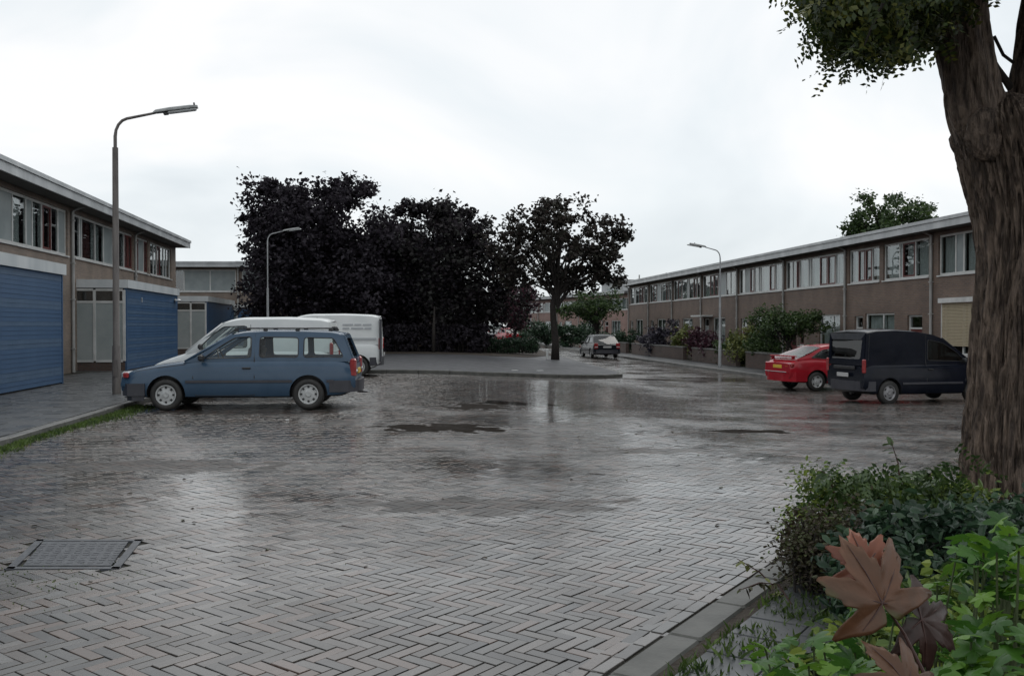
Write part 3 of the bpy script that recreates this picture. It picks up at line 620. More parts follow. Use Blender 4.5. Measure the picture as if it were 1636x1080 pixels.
U6 = 6.44
dr = Vector((-.108, 1)).normalized(); rzr = math.atan2(-dr.y, -dr.x)
def rpos(i): # far end of unit i (0 = nearest visible), x towards camera
    y = 32.25 + 6.4 * i; return Vector((14.8 - .108 * (y - 28.9), y))
UPS = [
 [(.35, 6.1, [(1, 'c'), (.5, 'p'), (1.1, 'c'), (.35, 'p'), (.7, 'R'), (.7, 'r'), (1.1, 'p'), (.8, 'g')])],
 [(.25, 2.75, [(.9, 'c'), (.75, 'R'), (.75, 'r'), (.85, 'c')]), (3.05, 6.2, [(1.0, 'c'), (.2, 'p'), (.8, 'r'), (.9, 'g')])],
 [(.12, 6.3, [(.7, 'c'), (.45, 'h'), (.35, 'R'), (.9, 'g'), (.25, 'p'), (.9, 'c'), (.75, 'r'), (.75, 'r'), (.9, 'c')])],
 [(.12, 6.3, [(.7, 'g'), (.6, 'p'), (.5, 'r'), (.5, 'c'), (.2, 'p'), (1, 'g'), (.6, 'R'), (.9, 'c')])],
 [(.12, 6.3, [(.9, 'c'), (.5, 'R'), (.5, 'r'), (.9, 'p'), (.5, 'h'), (.8, 'g')])],
 [(.12, 6.3, [(.7, 'c'), (.7, 'R'), (.8, 'g'), (.3, 'p'), (.7, 'h'), (.5, 'r'), (.7, 'c')])],
 [(.12, 6.3, [(.7, 'h'), (.7, 'R'), (.8, 'p'), (.3, 'g'), (.7, 'c'), (.5, 'R'), (.7, 'g')])],
 [(.3, 6.0, [(.9, 'g'), (.4, 'p'), (.9, 'c'), (.6, 'R'), (.5, 'r'), (.9, 'c')])],
]
LOWS = [
 [(.65, 3.0, .95, 2.7, 'shutter'), (4.9, 5.95, .0, 2.3, 'door')],
 [(.75, 1.45, .0, 2.3, 'door', M['panelgrey']), (1.65, 3.9, 1.0, 2.4, [(1.15, 'c'), (.8, 'c')]), (4.8, 5.8, .0, 2.3, 'door')],
 [(.5, 1.45, .0, 2.3, 'door'), (1.7, 2.3, 1.0, 2.3, [(1, 'r')]), (3.9, 5.9, .9, 2.4, [(1.2, 'c'), (.7, 'g')])],
 [(.5, 1.45, .0, 2.3, 'door'), (2.5, 4.8, .9, 2.4, [(1.2, 'h'), (.7, 'g')]), (5.0, 5.9, .0, 2.3, 'door', M['dark'])],
 [(.5, 1.45, .0, 2.35, 'door', M['panelgrey']), (2.2, 4.4, .9, 2.4, [(1.2, 'c'), (.9, 'c')])],
 [(.5, 1.45, .0, 2.3, 'door'), (2.4, 4.6, .9, 2.4, [(1.2, 'c'), (.9, 'g')])],
 [(.5, 1.45, .0, 2.3, 'door'), (2.4, 4.6, .9, 2.4, [(1.0, 'g'), (.9, 'c')])],
 [(.5, 1.45, .0, 2.3, 'door'), (2.4, 4.6, .9, 2.4, [(1.0, 'h'), (.9, 'c')])],
]
RL = ['brown brick terraced house with lowered beige roller shutter behind the dark blue van', 'brown brick terraced house with white framed ground floor window above the dark van roof',
      'brown brick terraced house behind the small round tree and the red car', 'brown brick terraced house behind the yellow green garden shrub beside the right lamp post',
      'brown brick terraced house behind the right lamp post with grey front door', 'brown brick terraced house behind the wine red garden shrub',
      'brown brick terraced house behind the lilac coloured shrub', 'brown brick terraced end house at the far end of the right hand row']
GRR = 'terraced houses in the right hand row'
house('brown brick terraced house mostly hidden by the big foreground trunk at right edge', (*rpos(-1), -.40), rzr, U6, [(.3, 6.1, [(.9, 'c'), (.6, 'r'), (.5, 'r'), (.9, 'p'), (.9, 'c')])], [(2.4, 4.6, .9, 2.4, [(1, 'c'), (.9, 'c')])], M['wallbrick'], GRR)
for i in range(8):
    p = rpos(i); house(RL[i], (p.x, p.y, -.40), rzr, U6, UPS[i], LOWS[i], M['wallbrick'], GRR)
tcan = thing('door_canopy', 'flat white canopy over the grey front door behind the right lamp post', 'canopy', (*rpos(4), -.40), rzr)
MB().box(.2, 2.2, -.75, -.003, 2.45, 2.55).obj('canopy_slab', M['white'], tcan); MB().tube([(2.1, -.7, .0), (2.1, -.7, 2.45)], .03, 6).obj('canopy_post', M['white'], tcan)
# a second row beyond
d2 = (Vector((11.9, 97)) - Vector((3.2, 122))); ang2 = math.atan2(d2.y, d2.x); o2 = Vector((11.9, 95)); W2 = 6.5; dd = Vector((math.cos(ang2), math.sin(ang2)))
L2 = ['nearest pink brick house of the far row behind the loose green tree', 'second pink brick house of the far row seen right of the single tree trunk', 'third pink brick house of the far row seen behind the single tree trunk', 'pink brick house of the far row just left of the single tree trunk', 'last pink brick house of the far row fading behind the dark trees']
for i in range(5):
    p = o2 - dd * W2 * (i + 1)
    house(L2[i], (p.x, p.y, -.35), ang2, W2, [(.12, 6.3, [(.9, 'c'), (.5, 'r'), (.9, 'p'), (.8, 'h'), (.7, 'c'), (.5, 'g')])], [(2.2, 4.4, .9, 2.4, [(1.2, 'g'), (.9, 'c')]), (.5, 1.4, 0, 2.3, 'door')], M['wallbrick_pink'], 'houses of the far row', up_z=(3.5, 4.7))
# block behind the right row, only its top shows
t = thing('flat_roofed_block', 'pale flat roofed block showing above the far end of the right hand roofs', 'building', (20, 118, -.4), R(-20))
MB().box(-9, 9, 0, 9, 0, 7.4).obj('wall', M['whitedirty'], t); rf = MB().box(-9.3, 9.3, -.3, 9.3, 7.4, 7.75).obj('roof', M['roofing'], t)
for x in (-7, -4.5, -1, 2, 6.5): MB().tube([(x, 2, 7.75), (x, 2, 8.7 + .3 * math.sin(x * 3))], .09, 6).obj('vent_pipe', M['zinc'], rf)
for k in range(6): window(t, -8.4 + 2.9 * k, -6.4 + 2.9 * k, 5.4, 6.8, [(1, 'c'), (1, 'g')], yf=-.08)

# left row
dl = Vector((-.145, 1)).normalized(); rzl = math.atan2(dl.y, dl.x)
def lpos(y): return (-12.5 - .145 * (y - 22.2), y, 0)
GRL = 'terraced houses in the left hand row'
WL = 7.5 * 1.0104
UL = [[(.45, 7.3, [(1.0, 'p'), (1.0, 'p'), (.7, 'h'), (.35, 'p'), (.55, 'c'), (.55, 'R'), (.45, 'g'), (.5, 'p')])],
      [(.35, 4.9, [(.8, 'g'), (.25, 'p'), (1.6, 'd'), (1.1, 'c'), (1.3, 'p')]), (5.4, 7.45, [(1, 'c'), (.5, 'r'), (.6, 'r')])],
      [(.1, 2.3, [(.7, 'r'), (.8, 'p'), (.5, 'r')]), (2.6, 6.6, [(.8, 'c'), (.5, 'b'), (.6, 'r'), (.6, 'g'), (.5, 'b'), (.7, 'c')])]]
LW = [[(1.2, 3.4, .9, 2.4, [(1, 'c'), (1, 'g')]), (5, 6, 0, 2.3, 'door')]] * 3
LLb = ['buff brick terraced house above the large blue shed at the left edge', 'buff brick terraced house behind the tall lamp post with dark red curtains upstairs', 'buff brick end house of the left row behind the second blue shed']
house('buff brick terraced house cut off by the left edge of the view', lpos(28.6 - 15), rzl, WL, UL[0], LW[0], M['wallbrick_left'], GRL)
for i in range(3):
    house(LLb[i], lpos(28.6 + 7.5 * (i - 1)), rzl, WL, UL[i], LW[i], M['wallbrick_left'], GRL)

# block facing the viewer beyond the left row
GB = 'houses of the row facing down the street'
for i, (x0, lab) in enumerate([(-23.0, 'buff brick house facing the street just right of the left row end'), (-16.9, 'buff brick house facing the street half hidden by the biggest dark tree'), (-10.8, 'buff brick house facing the street behind the big dark trees')]):
    house(lab, (x0, 58, -.0), R(2), 6.08, [(.2, 5.9, [(.15, 'p'), (1.1, 'h'), (1.1, 'd'), (1.5, 'p'), (1.5, 'p')] if i == 0 else [(1, 'p'), (1.0, 'p'), (.7, 'g'), (.8, 'r'), (1, 'p')])], [(3, 5, .9, 2.4, [(1, 'c'), (1, 'g')])], M['wallbrick_left'], GB, pipe=(i > 0))

# blue sheds: board-clad
def shed(label, fx, fy, length, width, h, door, lamp=False, group='blue timber sheds', number=False):
    """origin = street-side near corner; local x along the street (away), local +y away from street"""
    t = thing('shed', label, 'shed', (fx, fy, 0.1), rzl, group)
    MB().box(.03, length - .03, .03, width, .0, h - .05).obj('core_wall', M['dark'], t)
    zz = .05; pitch = .098; i = 0; pa = pb = pc = None
    while zz < h - .26:
        tl = R(-4)
        if pa is None:
            pa = o1 = MB().obox((length / 2, 0, 0), (length - .01, .016, pitch + .016), rx=0, bev=.003).obj('board', M['board'], t)
            pb = o3 = MB().obox((0, width / 2, 0), (.016, width - .04, pitch + .016), bev=.003).obj('board', M['board'], t)
        else:
            o1 = inst(pa, 'board', t); o3 = inst(pb, 'board', t)
            if random.random() < .4: o1.data = _bm2(o1.data)
        o1.location = (0, -.002 - random.uniform(0, .003), zz + pitch / 2); o1.rotation_euler = (tl, 0, 0)
        if not door:
            o2_ = inst(pb, 'board', t); o2_.location = (.0, .02, zz + pitch / 2); o2_.rotation_euler = (0, R(7), 0)
        o3.location = (length, .02, zz + pitch / 2); o3.rotation_euler = (0, R(-7), 0)
        zz += pitch; i += 1
    MB().box(-.005, .06, -.024, .05, .0, h - .22).box(length - .06, length + .005, -.024, .05, .0, h - .22).obj('corner_trim', M['board'], t)
    rf = MB().box(-.04, length + .04, -.04, width, h - .05, h + .03).obj('roof', M['roofing'], t)
    MB().box(-.08, length + .08, -.085, -.043, h - .22, h + .04).box(-.085, -.043, -.041, width, h - .22, h + .04).obj('fascia', M['trim'], rf)
    if door:
        x = -.03; f = MB(); ys = [.25 - .2, .05 + (width - .1) * .5, width - .05]; z0, z1, zt = .32, h - .28, h - .66
        e = .04
        for y_ in ys: f.box(x - .03, x + .02, y_ - e, y_ + e, z0, z1)
        for z_ in (z0, zt, z1):
            for a, b2 in zip(ys[:-1], ys[1:]): f.box(x - .028, x + .018, a + e, b2 - e, z_ - .035, z_ + .035)
        d = f.obj('door', M['white'], t)
        for a, b2 in zip(ys[:-1], ys[1:]):
            MB().box(x - .01, x, a + e, b2 - e, z0 + .035, zt - .035).obj('panel', M['frost'], d)
            MB().box(x - .01, x, a + e, b2 - e, zt + .035, z1 - .035).obj('transom_pane', M['glass'], d)
        MB().box(-.02, .03, .03, width, 0, z0 - .035).obj('plinth', M['gardenbrick'], t)
    if lamp:
        l_ = MB().obox((length - .5, -.13, h - .42), (.32, .2, .09), bev=.03).obj('wall_lamp', M['lampglass'], t); MB().obox((length - .5, -.035, h - .42), (.1, .03, .14)).obj('bracket', M['zinc'], l_)
    if number: MB().box(1.9, 1.94, -.035, -.02, h - .62, h - .46).box(1.88, 1.9, -.035, -.02, h - .5, h - .47).obj('number', M['white'], t)
    return t
_bmc = {}
def _bm2(me):
    if me.name not in _bmc: c_ = me.copy(); c_.materials.clear(); c_.materials.append(M['board2']); _bmc[me.name] = c_
    return _bmc[me.name]
def COLrm(o): bpy.data.objects.remove(o, do_unlink=True)
def spos(y): return (-11.0 - .145 * (y - 22.95), y)
shed('large blue board clad shed with pale fascia cut off by the left edge', *spos(13.3), 9.75, 2.1, 2.88, False)
a = spos(29.4); shed('blue board clad shed with two pane door behind the tall left lamp post', a[0] - .15, a[1], 7.6, 1.85, 2.82, True, True, number=True)
a = (-14.95, 46); shed('small blue board clad shed furthest away beside the white door panel', a[0], a[1], 8.6, 1.5, 2.82, True, True)
t = thing('porch', 'cream glazed porch with white fascia tucked beside the biggest dark tree', 'porch', (-17.4, 56.2, .0), R(2))
MB().box(0, 1.9, 0, 1.5, 2.55, 2.78).obj('fascia', M['white'], t); window(t, .0, .95, .9, 2.5, [(1, 'b'), (1, 'c')], yf=.02); MB().box(.96, 1.85, .05, 1.5, 0, 2.54).obj('wall', M['board'], t); MB().box(0, .95, .02, .15, 0, .85).obj('wall', M['wallbrick_left'], t)

# ------------------------------------------------------------ lamp posts
def lamp(label, x, y, h, arm_dir, arm, thick=.075, split=4.6, lum=.9, m='post'):
    base = GF(x, y) + (.1 if x < LK(y) or x > 8 else .1)
    t = thing('street_lamp', label, 'street lamp', (x, y, base), arm_dir, 'street lamps')
    MB().tube([(0, 0, -.1), (0, 0, 1.0), (0, 0, 1.02), (0, 0, split)], [thick * 1.25, thick * 1.2, thick, thick * .85], 12).obj('post', M[m], t, smooth=40)
    r1 = thick * .5
    pts = [(0, 0, split - .02), (0, 0, h - .45)] + [(arm * .35 * (1 - math.cos(a)), 0, h - .45 + .38 * math.sin(a)) for a in [R(q) for q in (20, 40, 60, 80)]] + [(arm, 0, h + .06)]
    MB().tube(pts, [r1] * 2 + [r1 * .85] * 4 + [r1 * .7], 10).obj('arm', M[m], t, smooth=40)
    sl_ = R(-9); hd = MB(); n = 8
    # luminaire: long shallow housing, bowl under it
    secs = [(0, .05, .04), (.06, .085, .07), (.35, .10, .085), (.75, .095, .08), (lum, .075, .06)]
    vs = []; 
    for (s_, wy, hz) in secs:
        for k in range(n + 1):
            a = math.pi * k / n; vs.append((s_, wy * math.cos(a), hz * math.sin(a)))
    fs = [(i * (n + 1) + k, i * (n + 1) + k + 1, (i + 1) * (n + 1) + k + 1, (i + 1) * (n + 1) + k) for i in range(len(secs) - 1) for k in range(n)] + [tuple(range(n + 1)), tuple((len(secs) - 1) * (n + 1) + k for k in range(n, -1, -1))]
    fs += [(i * (n + 1), (i + 1) * (n + 1), (i + 1) * (n + 1) + n, i * (n + 1) + n) for i in range(len(secs) - 1)]
    hd.add(vs, fs); o = hd.obj('lamp_head', M['lampcase'], t, smooth=40); o.location = (arm - .04, 0, h + .05); o.rotation_euler = (0, sl_, 0)
    b = MB().obox((.58, 0, -.025), (.58, .14, .05), bev=.02).obj('lamp_bowl', M['lampglass'], o)
    MB().obox((.25, 0, -.035), (.10, .09, .06), bev=.01).obj('gear_box', M['black'], o)
    MB().obox((lum - .06, 0, .085), (.03, .05, .06)).obj('light_sensor', M['black'], o)
    MB().obox((-.0, -thick * 1.22, .55), (.09, .02, .34)).obj('service_door', M[m], t)
    return t
lamp('tall brown street lamp on the left pavement in front of the blue car nose', -8.2, 19.45, 5.78, R(8), .80, .070, 5.1)
lamp('slim grey street lamp rising in front of the biggest dark tree', -11.6, 44.6, 5.85, R(6), .75, .06, 3.2, m='postgrey', lum=.8)
lamp('grey street lamp on the right pavement with its arm reaching left over the road', 9.35, 42.2, 5.35, R(186), .70, .06, 3.2, m='postgrey', lum=.6)
lamp('distant thin lamp post in front of the far brick row', 1.9, 95, 5.8, R(180), .6, .06, 3.2, m='postgrey', lum=.6)

# ------------------------------------------------------------ vehicles
def interp(tab, x):
    xs = [q[0] for q in tab]; return [float(np.interp(x, xs, [q[k] for q in tab])) for k in range(1, len(tab[0]))]
def smooth_tab(tab, n=60):
    xs = np.linspace(tab[0][0], tab[-1][0], n); out = np.array([[x] + interp(tab, x) for x in xs])
    k = np.array([1, 2, 3, 2, 1]) / 9; L_ = out.copy()
    for c_ in range(1, out.shape[1]):
        p = np.pad(out[:, c_], 2, mode='edge'); L_[:, c_] = np.convolve(p, k, 'valid')
    return L_
def rounded(poly, r=.05, n=4):
    out = []; m = len(poly)
    for i in range(m):
        p0, p, p1 = Vector(poly[i - 1]), Vector(poly[i]), Vector(poly[(i + 1) % m]); a = (p0 - p); b = (p1 - p); la, lb = a.length, b.length
        rr = min(r, la * .45, lb * .45); A = p + a / la * rr; B = p + b / lb * rr
        for k in range(n + 1):
            t_ = k / n; out.append(tuple(A * (1 - t_) ** 2 + p * 2 * t_ * (1 - t_) + B * t_ ** 2))
    return out
def panel(name, outer, holes, fmap, m, parent, thick=.03, smooth=None):
    polys = [[Vector((p[0], p[1], 0)) for p in outer]] + [[Vector((p[0], p[1], 0)) for p in h] for h in holes]
    tris = tessellate_polygon(polys); flat = [p for pl in polys for p in pl]
    mb = MB(); mb.add([fmap(p.x, p.y) for p in flat], [tuple(t_) for t_ in tris]); o = mb.obj(name, m, parent, smooth)
    if thick:
        md = o.modifiers.new('s', 'SOLIDIFY'); md.thickness = thick; md.offset = 0
    return o
def vehicle(name, label, cat, loc, rz, cfg, pm, group=None):
    t = thing(name, label, cat, loc, rz, group)
    c_ = cfg; W = c_['w'] / 2; st_ = smooth_tab(c_['body'], 64)   # x, zb, zt, wscale
    ring = []; vs = []
    def section(x, zb, zt, ws):
        w_ = W * ws; hgt = zt - zb
        half = [(0, zb), (w_ - .16, zb), (w_ - .05, zb + .03), (w_ - .012, zb + .12), (w_, zb + hgt * .38), (w_ - .004, zb + hgt * .60), (w_ - .022, zt - .13), (w_ - .045, zt - .05), (w_ - .085, zt - .012), (w_ - .17, zt + .004), (w_ * .45, zt + .018), (0, zt + .022)]
        return half + [(-y, z) for y, z in half[-2:0:-1]]
    for row in st_:
        s_ = section(*row); vs += [(row[0], y, z) for y, z in s_]
    m_ = len(s_); ns = len(st_)
    fs = [(i * m_ + k, i * m_ + (k + 1) % m_, (i + 1) * m_ + (k + 1) % m_, (i + 1) * m_ + k) for i in range(ns - 1) for k in range(m_)] + [tuple(range(m_ - 1, -1, -1)), tuple((ns - 1) * m_ + k for k in range(m_))]
    body = MB().add(vs, fs).obj('body', [pm, M['black'], M['seat']], t)
    wr = c_['wr']; ar = wr + .055
    cut = MB()
    for wx in c_['axles']:
        for s in (-1, 1):
            cut.tube([(wx, s * (W - .27), wr + .01), (wx, s * (W + .1), wr + .01)], ar, 28)
    co = cut.obj('cutter', M['black'], t)
    bm_ = body.modifiers.new('b', 'BOOLEAN'); bm_.operation = 'DIFFERENCE'; bm_.object = co; bm_.solver = 'EXACT'
    bpy.context.view_layer.update()
    ev = body.evaluated_get(bpy.context.evaluated_depsgraph_get()); me = bpy.data.meshes.new_from_object(ev)
    body.modifiers.clear(); old = body.data; body.data = me; bpy.data.meshes.remove(old); COLrm(co)
    me.materials.clear(); [me.materials.append(q) for q in (pm, M['black'], M['seat'])]
    g0, g1 = c_['cabin']
    for p in me.polygons:
        p.use_smooth = True; p.material_index = 0; ce = p.center
        for wx in c_['axles']:
            if math.hypot(ce.x - wx, ce.z - wr - .01) < ar * .999 and abs(ce.y) > W - .3 and (abs(p.normal.y) > .95 and abs(ce.y) < W - .2 or math.hypot(ce.x - wx, ce.z - wr) > ar * .9 and abs(p.normal.y) < .3): p.material_index = 1
        if p.normal.z < -.6 and ce.z < .4: p.material_index = 1
        if p.normal.z > .9 and g0 < ce.x < g1 and abs(ce.y) < W - .1: p.material_index = 2
    me.set_sharp_from_angle(angle=R(38))
    # greenhouse
    zb_, yb, yr = c_['belt'], W - .085, c_['roof_w'] / 2
    top = c_['roof']                   # list of (x,z) rear -> front along the roof edge
    zr_ = max(z for x, z in top)
    def ymap(z, s): return s * (yb + (yr - yb) * max(0, min(1, (z - zb_) / (zr_ - zb_))) ** 1.25)
    outer = c_['side']                  # polygon (x,z)
    for s in (-1, 1):
        for_h = [rounded(h, .06, 3) for h in c_['windows']]
        fo = panel('side_frame', outer, for_h, lambda x, z: (x, ymap(z, s), z), pm, t, .035)
        for h in c_['windows']:
            if len(c_['windows']) and h is not None:
                hp = rounded(h, .06, 3); g = panel('side_window', hp, [], lambda x, z: (x, ymap(z, s) - s * .006, z), M[c_.get('glass', 'carglass')], fo, 0)
                # black rubber seal
                sl_ = MB(); sl_.tube([(x, ymap(z, s) + s * .014, z) for x, z in hp + hp[:2]], .011, 5, False).obj('window_seal', M['black'], fo)
    # roof skin
    n = 20; mm = 9; xs = np.linspace(top[0][0], top[-1][0], n); vs = []
    for x in xs:
        z = float(np.interp(x, [q[0] for q in top], [q[1] for q in top]))
        for k in range(mm):
            a = -1 + 2 * k / (mm - 1); yy = a * (ymap(z, 1) + .012); vs.append((x, yy, z + c_.get('crown', .05) * (1 - abs(a) ** 2.6) - (.0 if abs(a) < 1 else .02)))
    rf = MB().add(vs, [(i * mm + k, i * mm + k + 1, (i + 1) * mm + k + 1, (i + 1) * mm + k) for i in range(n - 1) for k in range(mm - 1)]).obj('roof', pm, t, smooth=50)
    md = rf.modifiers.new('s', 'SOLIDIFY'); md.thickness = .03; md.offset = -1
    def screen(nm, lo, hi, m, bow, parent=t, hz=None):     # between (x,z) lo and hi, full width
        n2, m2 = 5, 9; vs = []
        for i in range(n2):
            f = i / (n2 - 1); x = lo[0] + (hi[0] - lo[0]) * f; z = lo[1] + (hi[1] - lo[1]) * f
            for k in range(m2):
                a = -1 + 2 * k / (m2 - 1); vs.append((x + bow * (1 - a * a) + bow * .3 * math.sin(math.pi * f), a * (ymap(z, 1) - .004), z + (.0 if f < 1 else c_.get('crown', .05) * .8 * (1 - a * a))))
        return MB().add(vs, [(i * m2 + k, i * m2 + k + 1, (i + 1) * m2 + k + 1, (i + 1) * m2 + k) for i in range(n2 - 1) for k in range(m2 - 1)]).obj(nm, m, parent, smooth=True)
    ws = c_['windscreen']; screen('windscreen', ws[0], ws[1], M[c_.get('glass', 'carglass')], .09)
    for s in (-1, 1):
        MB().tube([(ws[0][0], ymap(ws[0][1], s), ws[0][1]), ((ws[0][0] + ws[1][0]) / 2 + .01, ymap((ws[0][1] + ws[1][1]) / 2, s), (ws[0][1] + ws[1][1]) / 2), (ws[1][0], ymap(ws[1][1], s), ws[1][1] + .005)], .024, 6).obj('pillar', pm, t, smooth=True)
    rg = c_['rear']                     # (lo, hi, frac glass start, margins)
    if rg[2] == 'glass': screen('rear_window', rg[0], rg[1], M[rg[3]], -.06)
    else:
        lo, hi = rg[0], rg[1]; y0 = ymap(lo[1], 1); y1 = ymap(hi[1], 1)
        def rm(y, z): 
            f = (z - lo[1]) / (hi[1] - lo[1]); return (lo[0] + (hi[0] - lo[0]) * f - .04 * (1 - (y / y0) ** 2), y, z)
        hz0, hz1 = rg[3]; hole = rounded([(-y0 + .13, hz0), (y0 - .13, hz0), (y1 - .1, hz1), (-y1 + .1, hz1)], .05)
        out = [(-y0, lo[1]), (0, lo[1]), (y0, lo[1]), (y1 + (y0 - y1) * .3, (lo[1] + 2 * hi[1]) / 3), (y1, hi[1]), (0, hi[1] + .045), (-y1, hi[1]), (-y1 - (y0 - y1) * .3, (lo[1] + 2 * hi[1]) / 3)]
        if rg[4] if len(rg) > 4 else True: tg = panel('tailgate', out, [hole], rm, pm, t, .03); panel('rear_window', hole, [], lambda y, z: (rm(y, z)[0] + .005, y, z), M[rg[5] if len(rg) > 5 else 'carglass'], tg, 0)
        else: tg = panel('tailgate', out, [], rm, pm, t, .03)
    # interior
    for (x, y) in c_.get('seats', []):
        s_ = MB().obox((x, y, zb_ + .05), (.14, .46, .38), 0, 0, R(-12), .04).obj('seat', M['seat'], t); MB().obox((x - .05, y, zb_ + .30), (.08, .25, .16), 0, 0, R(-12), .03).obj('headrest', M['seat'], s_)
    if 'wheel_at' in c_:
        x, y = c_['wheel_at']; sw = MB(); pts = [(x + .09 * math.sin(a) * .6, y + .17 * math.cos(a), zb_ + .02 + .17 * math.sin(a)) for a in [2 * math.pi * k / 14 for k in range(15)]]; sw.tube(pts, .014, 5, False).obj('steering_wheel', M['black'], t)
    # wheels
    for wx in c_['axles']:
        for s in (-1, 1):
            tw = .085; wh = bpy.data.objects.new('wheel', None); COL.objects.link(wh); wh.parent = t; wh.location = (wx, s * (W - .02 - tw), wr)
            MB().lathe([(wr * .62, -tw), (wr * .9, -tw), (wr * .985, -tw * .75), (wr, -tw * .3), (wr, tw * .3), (wr * .985, tw * .75), (wr * .9, tw), (wr * .68, tw * 1.02), (wr * .62, tw * .8)], 32).obj('tyre', M['rubber'], wh, smooth=50)
            rim = MB().lathe([(.0001, s * tw * .82), (wr * .16, s * tw * .86), (wr * .2, s * tw * .70), (wr * .5, s * tw * .62), (wr * .56, s * tw * .9), (wr * .635, s * tw * .92), (wr * .635, -s * tw * .5)], 28).obj('rim', M[c_.get('rim', 'hub')], wh, smooth=40)
            sl_ = MB(); k_ = c_.get('slots', 12)
            for q in range(k_):
                a = 2 * math.pi * q / k_; rr = wr * .47
                sl_.obox((rr * math.cos(a), s * (tw * .69), rr * math.sin(a)), (wr * .15, .02, wr * .085 * 12 / k_), 0, 0, -a)
            stuff(sl_.obj('rim_slots', M['black'], rim))
    # bumpers
    for (x0, xe, z0, z1, mt, bulge) in c_['bumpers']:
        n = 12; s = 1 if xe > x0 else -1; outer_ = []; inner_ = []
        for k in range(n + 1):
            a = -1 + 2 * k / n; yy = (W + bulge) * a; xx = xe - s * (abs(a) ** 5) * .16 - s * .05 * a * a; outer_.append((xx, yy))
        pl = [(x0, -(W + bulge))] + outer_ + [(x0, W + bulge), (x0, W - .05)] + [(x - s * .07, y * .95) for x, y in reversed(outer_)] + [(x0, -(W - .05))]
        MB().prism(pl, z0, z1).obj('bumper', M[mt] if isinstance(mt, str) else mt, t)
    for (nm, mt, cx, cy, cz, sx, sy, sz, rzz) in c_['bits']:
        for s in ((-1, 1) if cy else (0,)):
            MB().obox((cx, cy * s, cz), (sx, sy, sz), rzz * s, bev=min(sx, sy, sz) * .25).obj(nm, M[mt] if isinstance(mt, str) else mt, t)
    # shut lines
    for nm, ln in c_['seams']:
        for s in (-1, 1):
            q = MB(); pp = []
            for (x, z) in ln:
                zb2, zt2, ws2 = interp([tuple(r) for r in st_], x); w_ = W * ws2; hgt = zt2 - zb2; f = z
                yy = np.interp(z, [zb2, zb2 + .03, zb2 + .12, zb2 + hgt * .38, zb2 + hgt * .6, zt2 - .13, zt2 - .05, zt2 - .012], [w_ - .16, w_ - .05, w_ - .012, w_, w_ - .004, w_ - .022, w_ - .045, w_ - .085]) if z < zb_ else abs(ymap(z, 1)) + .014
                pp.append((x, s * float(yy), z))
            q.tube(pp, .009, 4, False).obj(nm, M['black'], t)
    for mo in c_.get('mouldings', []):
        (xa, xb, z, hh) = mo
        for s in (-1, 1):
            q = MB(); n = 16; vs = []
            for k in range(n + 1):
                x = xa + (xb - xa) * k / n; zb2, zt2, ws2 = interp([tuple(r) for r in st_], x); y_ = W * ws2
                vs += [(x, s * (y_ - .006), z - hh / 2), (x, s * (y_ + .014), z - hh * .35), (x, s * (y_ + .014), z + hh * .35), (x, s * (y_ - .006), z + hh / 2)]
            MB().add(vs, [(4 * k + j, 4 * k + 4 + j, 4 * k + 5 + j, 4 * k + 1 + j) for k in range(n) for j in range(3)]).obj('side_moulding', M['darkgrey'], t)
    for s in (-1, 1):
        x, z = c_['mirror']; mr = MB().obox((x, s * (W + .06), z), (.09, .17, .12), bev=.03).obj('door_mirror', M['black'] if not c_.get('mirror_paint') else pm, t)
        MB().obox((x - .0, s * (W - .03), z - .04), (.05, .07, .04)).obj('mirror_arm', M['black'], mr)
        for hx, hz in c_['handles']: MB().obox((hx, s * (W - .005), hz), (.15, .03, .03), bev=.008).obj('door_handle', M['black'], t)
    return t

